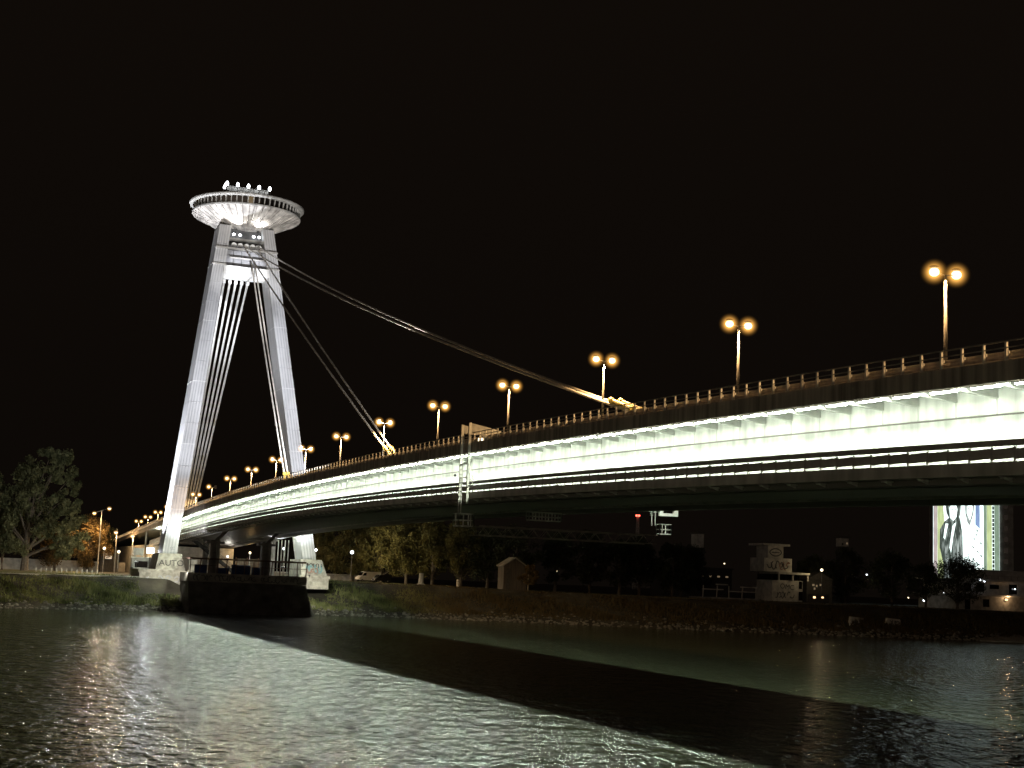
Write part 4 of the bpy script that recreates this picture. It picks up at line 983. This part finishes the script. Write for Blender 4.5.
def ring(cx, y, cz, rx, rz, w, flat=.0):
    mb = MB(); n = 24
    for k in range(n):
        a, b = 2 * PI * k / n, 2 * PI * (k + 1) / n
        f = lambda a, s_: (cx + (rx + s_) * math.cos(a), y, cz + (rz + s_) * math.sin(a) * (abs(math.sin(a)) ** .3))
        p, q, r_, s2 = f(a, 0), f(b, 0), f(b, w), f(a, w)
        mb.prism([p, q, r_, s2], (0, .03, 0))
    return mb
gh.part('graffiti', ring(-155.1, -25.79, 20.1, 1.7, .85, .35), 'ink', b3, 'painted lips outline', world=True)
mb = MB()
mb.prism([(-156.4 + k * .29, -25.79, 20.1 + (.18 if k % 2 else .0)) for k in range(10)] + [(-153.8, -25.79, 19.9), (-156.4, -25.79, 19.9)], (0, .03, 0))
gh.part('graffiti', mb, 'ink', b3, world=True)
paint(b2, gh.loc, 61, 6.5, 2.6, 5, (-155.6, -25.38, 16.5), 'ink', .16); paint(b2, gh.loc, 62, 3.5, 2.8, 3, (-158.0, -25.38, 16.5), 'pink', .2)
tx = fontmesh('OMC', 2.0, .02, 'graffiti', 'ink'); facing(tx, (0, 0, 0), 0, -.1); tx.parent = a_; tx.location = (Vector((-158.2, -24.55, 10.6)) - Vector(gh.loc))
paint(a_, gh.loc, 63, 6.0, 2.0, 6, (-157.4, -24.56, 8.3), 'ink', .12)
mb = MB(); mb.box(-163.19, -162.0, -24.59, -24.5, 7.0, 9.4); gh.part('window', mb, 'glass', world=True)
mb = MB(); mb.box(-163.0, -162.0, -24.59, -24.5, 10.2, 12.3); gh.part('window', mb, 'glass', world=True)
# terrace with railings beside it
tr = Thing('river_terrace', 'pale timber terrace railings beside the graffiti house', 'terrace', (-143, -31, 6.4))
mb = MB(); mb.box(-152.6, -133.5, -36, -29, 6.3, 7.0); tr.part('floor', mb, 'wall', world=True)
for x in (-134.2, -138.5, -142.4, -146.5, -151.0):
    mb = MB(); mb.tube([(x, -29.2, 7.0), (x + R.uniform(-.3, .3), -29.2, 10.2)], .16, 6); tr.part('post', mb, 'render', world=True)
for x0, x1, z in ((-134.0, -140.6, 9.0), (-138.2, -142.0, 10.4), (-142.2, -151.4, 8.6), (-146.0, -151.4, 9.9)):
    mb = MB(); mb.box(x1, x0, -29.35, -29.05, z, z + .3); tr.part('rail', mb, 'render', world=True)
# concrete slabs on the bank
for x, y, lab, sd in ((-131.0, wl(-131) - 5.2, 'tilted pale concrete slab with scribbles on the dark bank, nearer the graffiti house', 71), (-139.6, wl(-139.6) - 5.2, 'pale concrete slab with scribbles on the dark bank, nearer the mural', 72)):
    z = bank(x, y - wl(x)); t = Thing('concrete_slab', lab, 'slab', (x, y, z))
    mb = MB(); mb.hexa([(-2.1, -.6, -.8), (2.1, -.6, -.8), (2.1, .3, -.8), (-2.1, .3, -.8)], [(-2.1, -1.1, 1.3), (1.3, -1.1, 1.55), (1.3, -.4, 1.55), (-2.1, -.4, 1.3)]); p = t.part('block', mb, 'pale')
    o = strokes(sd, 2.6, .9, 4, .09).build('graffiti', 'ink', p); o.location = (-.3, -.02, .55); o.rotation_euler = (.3, 0, 0)
mb = MB(); t = Thing('boat_ramp', 'pale sloping concrete boat ramp at the water edge below the white restaurant', 'ramp', (-161, 56, 0))
mb.hexa([(-156.5, 53, -.6), (-156.5, 60.5, -.6), (-170, 66.5, -.6), (-170, 58, -.6)][::-1], [(-156.5, 52.5, 1.3), (-156.5, 60.2, .2), (-170, 66.2, .15), (-170, 57, 2.0)][::-1]); t.part('slab', mb, 'wall', world=True)
mb = MB(); mb.tube([(-156.6, 53, 1.4), (-170, 57.2, 2.1)], .18, 6); t.part('edge', mb, 'pale', world=True)
# white riverside restaurant
wr_ = Thing('riverside_restaurant', 'white terraced riverside building with rows of windows, below the mural', 'restaurant', (-200, 10, 6.5))
mb = MB(); mb.box(-226, -188.5, -6, 11.5, 6.4, 10.2); gs = wr_.part('ground_storey', mb, 'rendim', world=True)
mb = MB(); mb.box(-228, -187.4, -7, 12.6, 10.22, 10.6); wr_.part('balcony_slab', mb, 'pale', world=True)
mb = MB(); mb.box(-226, -190.0, -6, 10.5, 10.62, 14.2); up = wr_.part('upper_storey', mb, 'render', world=True)
mb = MB(); mb.box(-228, -187.0, -7, 12.8, 14.22, 14.6); wr_.part('roof_slab', mb, 'pale', world=True)
mb = MB(); mb.box(-226, -199.5, -6, 6.0, 14.62, 17.0); wr_.part('penthouse', mb, 'render', world=True)
mb = MB(); mb.box(-227, -198.9, -7, 7.0, 17.02, 17.3); wr_.part('roof_slab', mb, 'pale', world=True)
mb = MB()
for k in range(19): mb.box(-187.6 - k * 2.1, -187.5 - k * 2.1, 12.5, 12.6, 14.62, 15.6)
mb.box(-227.5, -187.2, 12.48, 12.62, 15.6, 15.7); wr_.part('balcony_railing', mb, 'rail', world=True)
for k, (x, w, z0, z1, y) in enumerate(((-191.8, 2.2, 11.4, 13.5, 10.5), (-196.0, 2.4, 11.4, 13.5, 10.5), (-200.5, 3.0, 12.2, 13.3, 10.5), (-206.6, 2.6, 11.0, 13.6, 10.5), (-212, 3, 11.4, 13.5, 10.5), (-191.0, 1.7, 6.6, 9.2, 11.5), (-197, 2.0, 7.4, 9.4, 11.5), (-214, 3.0, 7.4, 9.4, 11.5))):
    mb = MB(); mb.box(x - w / 2, x + w / 2, y - .02, y + .05, z0, z1); wd = wr_.part('window', mb, 'glass', gs if z0 < 10 else up, world=True)
t = Thing('wall_lamp', 'orange wall lamp glowing on the white riverside building', 'lamp', (-203.2, 12.0, 9.5))
mb = MB(); mb.ball((0, 0, 0), .45, .3, .3, 10); t.part('lens', mb, 'fire'); mb = MB(); mb.box(-.3, .3, -.45, -.3, -.1, .5); t.part('bracket', mb, 'darkmetal'); point('lamp_light', (0, 1.0, .4), 200, (1, .6, .3), t.o)
for k, (p, lab, m_, r) in enumerate((((-206.9, 11.0, 12.4), 'small white lamp in the big window of the white building', 'globe', .22), ((-195.2, 13.0, 14.0), 'white lamp on the terrace edge behind the spiky tree', 'globe', .3), ((-193.6, 13.4, 14.4), 'white lamp hung at the corner of the terrace, beside the spiky tree crown', 'globe', .3), ((-184.4, 2, 8.4), 'bright white lamp low at the foot of the trees by the white building', 'globe', .42), ((-187.6, 6, 10.6), 'faint lamp between the trees and the white building', 'globe', .2), ((-182.0, -21, 15.0), 'lonely small white light in the dark trees left of the mural', 'globe', .26))):
    t = Thing('small_lamp', lab, 'lamp', p); mb = MB(); mb.ball((0, 0, 0), r, r, r * .8, 8); t.part('lens', mb, m_); mb = MB(); mb.tube([(0, 0, r * .7), (0, 0, r + .5)], .04, 5); t.part('hook', mb, 'darkmetal')
for k, (x, y, z, lab) in enumerate(((-118, -60, 11.5, 'tiny warm light glimmering between the dark park trees under the gantry'), (-104, -62, 12.5, 'tiny warm light above the gabled shed, in the trees'), (-158, -60, 17.0, 'tiny warm light over the roof of the graffiti house'), (-210, -40, 9.0, 'tiny warm light low in the dark trees before the mural'))):
    t = Thing('small_lamp', lab, 'lamp', (x, y, z)); mb = MB(); mb.ball((0, 0, 0), .2, .2, .18, 8); t.part('lens', mb, 'warm'); mb = MB(); mb.tube([(0, 0, .15), (0, 0, .7)], .04, 5); t.part('hook', mb, 'darkmetal')
# parked car with bright lamps by the graffiti house, drawn as a plain box
t = Thing('parked_car_box', 'low box standing in for a parked car with bright lamps beside the graffiti house', 'vehicle', (-164.5, -18.5, 6.6))
mb = MB(); mb.box(-168.0, -162.6, -21, -18.6, 6.6, 8.9); t.part('body', mb, 'roof', world=True)
mb = MB(); mb.box(-163.6, -162.9, -18.59, -18.5, 7.8, 8.3); mb.box(-166.2, -165.6, -18.59, -18.5, 7.9, 8.3); t.part('car_lamp', mb, 'fire', world=True)
t = Thing('garden_house', 'dark small house with a cluster of dim lit windows past the warm lamp post', 'house', (-171, -30, 6.6))
mb = MB(); mb.box(-176.5, -168, -36, -30, 6.6, 13.0); t.part('wall', mb, 'roof', world=True); mb = MB(); mb.prism([(-177, -36.5, 13.02), (-167.5, -36.5, 13.02), (-172.2, -36.5, 15.2)], (0, 7, 0)); t.part('roof', mb, 'roof', world=True)
for x, z, w in ((-170.2, 11.2, .7), (-171.3, 11.0, .5), (-170.6, 10.2, .5), (-172.6, 11.3, .6)):
    mb = MB(); mb.box(x - w / 2, x + w / 2, -29.99, -29.93, z, z + .6); t.part('window', mb, 'litdim', world=True)
# far houses
globe('small white lamp under the bridge behind the pier, beside the stairs', (-6.0, -48, 7.3), 5.0, 'globe', 700, (1, .95, .85), r=.26)
globe('sodium lamp deep under the bridge behind the stairs', (-13.6, -58, 7.3), 6.3, 'warm', 2600, (1, .62, .25), r=.3)
t = Thing('hoarding', 'orange-lit boarded fence under the bridge behind the stairs', 'fence', (-18, -75, 7.2))
mb = MB(); mb.box(-22.5, -12.8, -75.3, -75, 7.1, 12.3); t.part('boards', mb, 'shed', world=True)
for x in (-22.3, -19.2, -16.1, -13.0):
    mb = MB(); mb.box(x - .12, x + .12, -74.98, -74.8, 7.1, 12.6); t.part('post', mb, 'brown', world=True)
def farhouse(label, x, y, z0, w, d, h, m='render', rot=0.0, wins=(), cap_=3.2):
    t = Thing('distant_house', label, 'house', (x, y, z0))
    mb = MB(); mb.box(-w / 2, w / 2, -d, 0, 0, h - cap_); t.part('wall', mb, 'roof')
    mb = MB(); mb.box(-w / 2, w / 2, -d, 0, h - cap_ + .01, h); t.part('top_storey', mb, m)
    mb = MB(); mb.box(-w / 2 - .4, w / 2 + .4, -d - .4, .4, h + .01, h + .5); t.part('roof', mb, 'roof')
    for wx, wz, ww, wh, mm in wins:
        mb = MB(); mb.box(wx - ww / 2, wx + ww / 2, .003, .06, wz, wz + wh); t.part('window', mb, mm)
    t.o.rotation_euler = (0, 0, rot); return t
farhouse('distant house whose pale top shows over the dark trees', -202.0, -62, 6.5, 3.0, 2.5, 20.3, wins=((-.9, 18.4, .4, .6, 'litdim'), (.7, 18.2, .5, .6, 'glass')), cap_=2.6)
farhouse('distant pale gable end with a chimney above the dark trees near the red beacon', -144.4, -50, 6.5, 2.0, 4, 18.6, cap_=4.0)
farhouse('distant low house with a row of faint lit windows behind the terrace', -176, -110, 6.5, 26, 10, 9.5, 'roof', wins=tuple((-11 + 3.2 * k, 6.8, 1.0, .5, 'litdim') for k in range(7)))
# radio mast
t = Thing('radio_mast', 'distant lattice radio mast with a red beacon seen under the bridge', 'mast', (-600, -1036, 6.5))
mb = MB(); H = 75.5
for sx in (-1, 1):
    for sy in (-1, 1): mb.tube([(sx * 2.6, sy * 2.6, 0), (sx * .8, sy * .8, H)], .28, 4)
for k in range(18):
    z0, z1 = H * k / 18, H * (k + 1) / 18; a, b_ = 2.6 - 1.8 * k / 18, 2.6 - 1.8 * (k + 1) / 18; s = 1 if k % 2 else -1
    for y in (-1, 1): mb.tube([(s * a, y * a, z0), (-s * b_, y * b_, z1)], .18, 4)
    for x in (-1, 1): mb.tube([(x * a, s * a, z0), (x * b_, -s * b_, z1)], .18, 4)
t.part('lattice', mb, 'pale')
for x in (-1.3, 1.5): mb = MB(); mb.ball((x, 0, H + 1.2), 1.1, 1.1, 1.1, 8); t.part('beacon', mb, 'red')

# ------------------------------------------------------------------ mural tower block
C0, C1 = Vector((-271.5, -109.4, 0)), Vector((-293.9, -100.9, 0))
dr = (C1 - C0).normalized(); nr = Vector((-dr.y, dr.x, 0))
if nr.y < 0: nr = -nr
mt = Thing('mural_tower', 'tall tower block carrying a floodlit mural of two figures', 'building', (C0.x, C0.y, 6.5))
W_ = 24.0; H_ = 50.0
def tp(x, d, z): v = dr * x + nr * d; return (v.x, v.y, z)
def tbox(mb, x0, x1, d0, d1, z0, z1, mi=0): mb.hexa([tp(x0, d1, z0), tp(x1, d1, z0), tp(x1, d0, z0), tp(x0, d0, z0)], [tp(x0, d1, z1), tp(x1, d1, z1), tp(x1, d0, z1), tp(x0, d0, z1)], mi)
mb = MB(); tbox(mb, 0, 29.2, -5, 0, 0, H_ + 3); mt.part('body', mb, 'wall')
for k in range(12):
    z = 4 + k * 4
    mb = MB(); tbox(mb, 25.6, 27.2, .0, .08, z, z + 1.8); mt.part('window', mb, 'glass')
def mural_mat(name, col, s, col2=None, pos=(.42, .58), stretch=(1.4, 1.4, .28)):   # mottled mural print; its floodlighting is put in as emission
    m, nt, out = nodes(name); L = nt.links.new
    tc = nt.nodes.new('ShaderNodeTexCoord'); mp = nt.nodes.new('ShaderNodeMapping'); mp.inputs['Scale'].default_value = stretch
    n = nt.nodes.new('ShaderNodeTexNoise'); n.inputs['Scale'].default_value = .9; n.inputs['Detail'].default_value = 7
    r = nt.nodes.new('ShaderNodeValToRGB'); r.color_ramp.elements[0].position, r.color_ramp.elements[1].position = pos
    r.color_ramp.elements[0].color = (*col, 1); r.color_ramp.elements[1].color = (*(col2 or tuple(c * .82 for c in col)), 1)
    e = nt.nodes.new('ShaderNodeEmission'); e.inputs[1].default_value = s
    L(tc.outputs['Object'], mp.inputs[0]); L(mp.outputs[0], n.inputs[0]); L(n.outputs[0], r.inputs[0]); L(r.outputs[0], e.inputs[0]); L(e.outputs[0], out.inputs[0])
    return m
M['mw'] = mural_mat('mural_glow_white', (.86, 1.0, .95), 2.3, (.62, .78, .74)); M['my'] = mural_mat('mural_glow_yellow', (.72, .85, .42), .9); M['mp'] = mural_mat('mural_glow_pink', (.80, .68, .66), .75)
M['mg'] = mural_mat('mural_glow_grey', (.10, .13, .11), .6, (.62, .72, .66), (.48, .66)); M['mg2'] = mural_mat('mural_glow_mid_grey', (.30, .36, .33), .6, (.8, .9, .86), (.4, .6)); M['mb'] = mural_mat('mural_glow_blue', (.35, .50, .85), .8); M['md'] = mural_mat('mural_glow_dark', (.03, .045, .035), .5); M['mgr'] = mural_mat('mural_glow_green', (.45, .62, .45), .6)
mb = MB(); tbox(mb, 0, W_, .02, .30, 2.0, H_); mur = mt.part('mural', mb, 'mw', label='floodlit mural of two figures, one in a dark coat and one in white')
def mpoly(pts, m, d=.31, nm='figure'):
    mb = MB(); s_ = W_ / 66.0
    mb.prism([tp((x - 933) * s_, d, (575 - y - (7 if nm == 'figure' else 0)) * .3614 + 11.0) for x, y in pts], tuple(nr * .03)); return mt.part(nm, mb, m, mur)
mpoly([(933.1, 597), (937, 597), (937, 470), (933.1, 470)], 'mp'); mpoly([(937.1, 597), (942, 597), (946, 540), (943, 500), (944, 470), (937.1, 470)], 'my')
# dark-coated figure
mpoly([(944, 597), (943, 556), (939.2, 540), (939.5, 522), (944, 514), (948.5, 510), (950, 505), (957, 503), (960, 512), (962, 526), (963.5, 597)], 'mg', .345)
mpoly([(946, 505), (945, 496), (948, 490), (952, 489), (958, 490), (960.5, 497), (960, 506), (957, 512), (953, 514), (949, 511)], 'mg', .35)
mpoly([(949.6, 510), (949, 500), (951, 496), (955.5, 496), (957, 501), (956, 509), (953, 513)], 'mw', .385)
mpoly([(943, 530), (945, 516), (947.8, 516), (944.5, 532)], 'mw', .385)
mpoly([(949, 540), (952, 518), (955.6, 514), (952.5, 530), (950.6, 545)], 'mw', .385)
for x, y0, y1, wd in ((945.2, 538, 580, 1.0), (948.0, 545, 585, .8), (953.5, 528, 590, 1.1), (957.5, 530, 590, .9), (960.6, 522, 575, .8)):
    mpoly([(x, y1), (x - wd, y0 + 6), (x, y0), (x + wd, y0 + 9), (x + wd * .6, y1)], 'mg2', .382)
for x, y, in ((951.6, 501.5), (954.8, 501.8)): mpoly([(x - .9, y + .5), (x - .9, y - .4), (x + .9, y - .5), (x + .9, y + .4)], 'md', .42)
mpoly([(952, 507.4), (952.2, 506.7), (954.6, 506.8), (954.4, 507.6)], 'md', .42)
# white figure
mpoly([(965, 505), (964.5, 497), (967, 491), (972, 490), (974, 497), (973, 505), (969.5, 517), (967, 514)], 'mg2', .345)
mpoly([(966.4, 505), (966.6, 498), (970, 494.5), (972.6, 498), (971.5, 506), (969.4, 512)], 'mw', .38)
for a_x, a_y in ((967.8, 500), (970.6, 500.3)): mpoly([(a_x - .7, a_y + .4), (a_x - .7, a_y - .4), (a_x + .7, a_y - .4), (a_x + .7, a_y + .4)], 'md', .41)
mpoly([(975, 516), (975, 492), (979.5, 492), (979.5, 520)], 'mb', .345)
rg = random.Random(9)
for k in range(11):
    x, y = 971 + rg.uniform(0, 9), 520 + k * 4.2; mpoly([(x, y), (x + 2.4, y + 1.4), (x + 3, y + 3.6), (x + 1.0, y + 2.2)], 'mg2' if k % 3 else 'mg', .345)
for k in range(5):
    x = 964 + k * 3.2; mpoly([(x, 590), (x + .4, 560 + rg.uniform(0, 8)), (x + 1.3, 558), (x + 1.6, 590)], 'mg2', .35)
mpoly([(983.2, 597), (983.2, 470), (986.3, 470), (986.3, 597)], 'mgr', .345, 'border'); mpoly([(986.4, 597), (986.4, 470), (991.5, 470), (991.5, 597)], 'my', .345, 'border'); mpoly([(994, 597), (994, 470), (998.8, 470), (998.8, 597)], 'mgr', .345, 'border')
mb = MB()
for k in range(30): tbox(mb, (991.9 - 933) * W_ / 66, (993.8 - 933) * W_ / 66, .31, .36, 4 + k * 1.5, 5.3 + k * 1.5)
mt.part('border', mb, 'md', mur)

# ------------------------------------------------------------------ world: night sky with city glow to the north
w = bpy.data.worlds.new('World'); sc.world = w; w.use_nodes = True
nt = w.node_tree; nt.nodes.clear(); L = nt.links.new
out = nt.nodes.new('ShaderNodeOutputWorld'); bg = nt.nodes.new('ShaderNodeBackground'); tc = nt.nodes.new('ShaderNodeTexCoord'); sx = nt.nodes.new('ShaderNodeSeparateXYZ')
L(tc.outputs['Generated'], sx.inputs[0])
rp_ = nt.nodes.new('ShaderNodeValToRGB'); e = rp_.color_ramp.elements
e[0].position = 0.0; e[0].color = (.0034, .0024, .0017, 1); e[1].position = .5; e[1].color = (.0052, .0035, .0024, 1)
L(sx.outputs['Z'], rp_.inputs[0])
# glow dome over the old town, behind the camera (north = +y), low over the horizon
mr1 = nt.nodes.new('ShaderNodeMapRange'); mr1.inputs[1].default_value = .25; mr1.inputs[2].default_value = .9; dp = nt.nodes.new('ShaderNodeVectorMath'); dp.operation = 'DOT_PRODUCT'; dp.inputs[1].default_value = (.78, .62, 0); L(tc.outputs['Generated'], dp.inputs[0]); L(dp.outputs['Value'], mr1.inputs[0])
mr2 = nt.nodes.new('ShaderNodeMapRange'); mr2.inputs[1].default_value = .20; mr2.inputs[2].default_value = .0; L(sx.outputs['Z'], mr2.inputs[0])
mu = nt.nodes.new('ShaderNodeMath'); mu.operation = 'MULTIPLY'; L(mr1.outputs[0], mu.inputs[0]); L(mr2.outputs[0], mu.inputs[1])
mx = nt.nodes.new('ShaderNodeMix'); mx.data_type = 'RGBA'; mx.blend_type = 'ADD'; mx.inputs['Factor'].default_value = 1
gl = nt.nodes.new('ShaderNodeMix'); gl.data_type = 'RGBA'; gl.inputs[6].default_value = (0, 0, 0, 1); gl.inputs[7].default_value = (.58, .44, .34, 1); L(mu.outputs[0], gl.inputs['Factor'])
L(rp_.outputs[0], mx.inputs[6]); L(gl.outputs[2], mx.inputs[7]); L(mx.outputs[2], bg.inputs[0]); bg.inputs[1].default_value = 1.0; L(bg.outputs[0], out.inputs[0])

# ------------------------------------------------------------------ render settings
sc.view_settings.view_transform = 'Standard'; sc.view_settings.look = 'None'; sc.view_settings.exposure = 0; sc.view_settings.gamma = 1; sc.view_settings.use_curve_mapping = False
c = sc.cycles
c.use_denoising = True; c.max_bounces = 6; c.diffuse_bounces = 3; c.glossy_bounces = 3; c.transmission_bounces = 2; c.sample_clamp_indirect = 4.0; c.use_light_tree = True; c.caustics_reflective = False
try: c.denoiser = 'OPENIMAGEDENOISE'
except Exception: pass
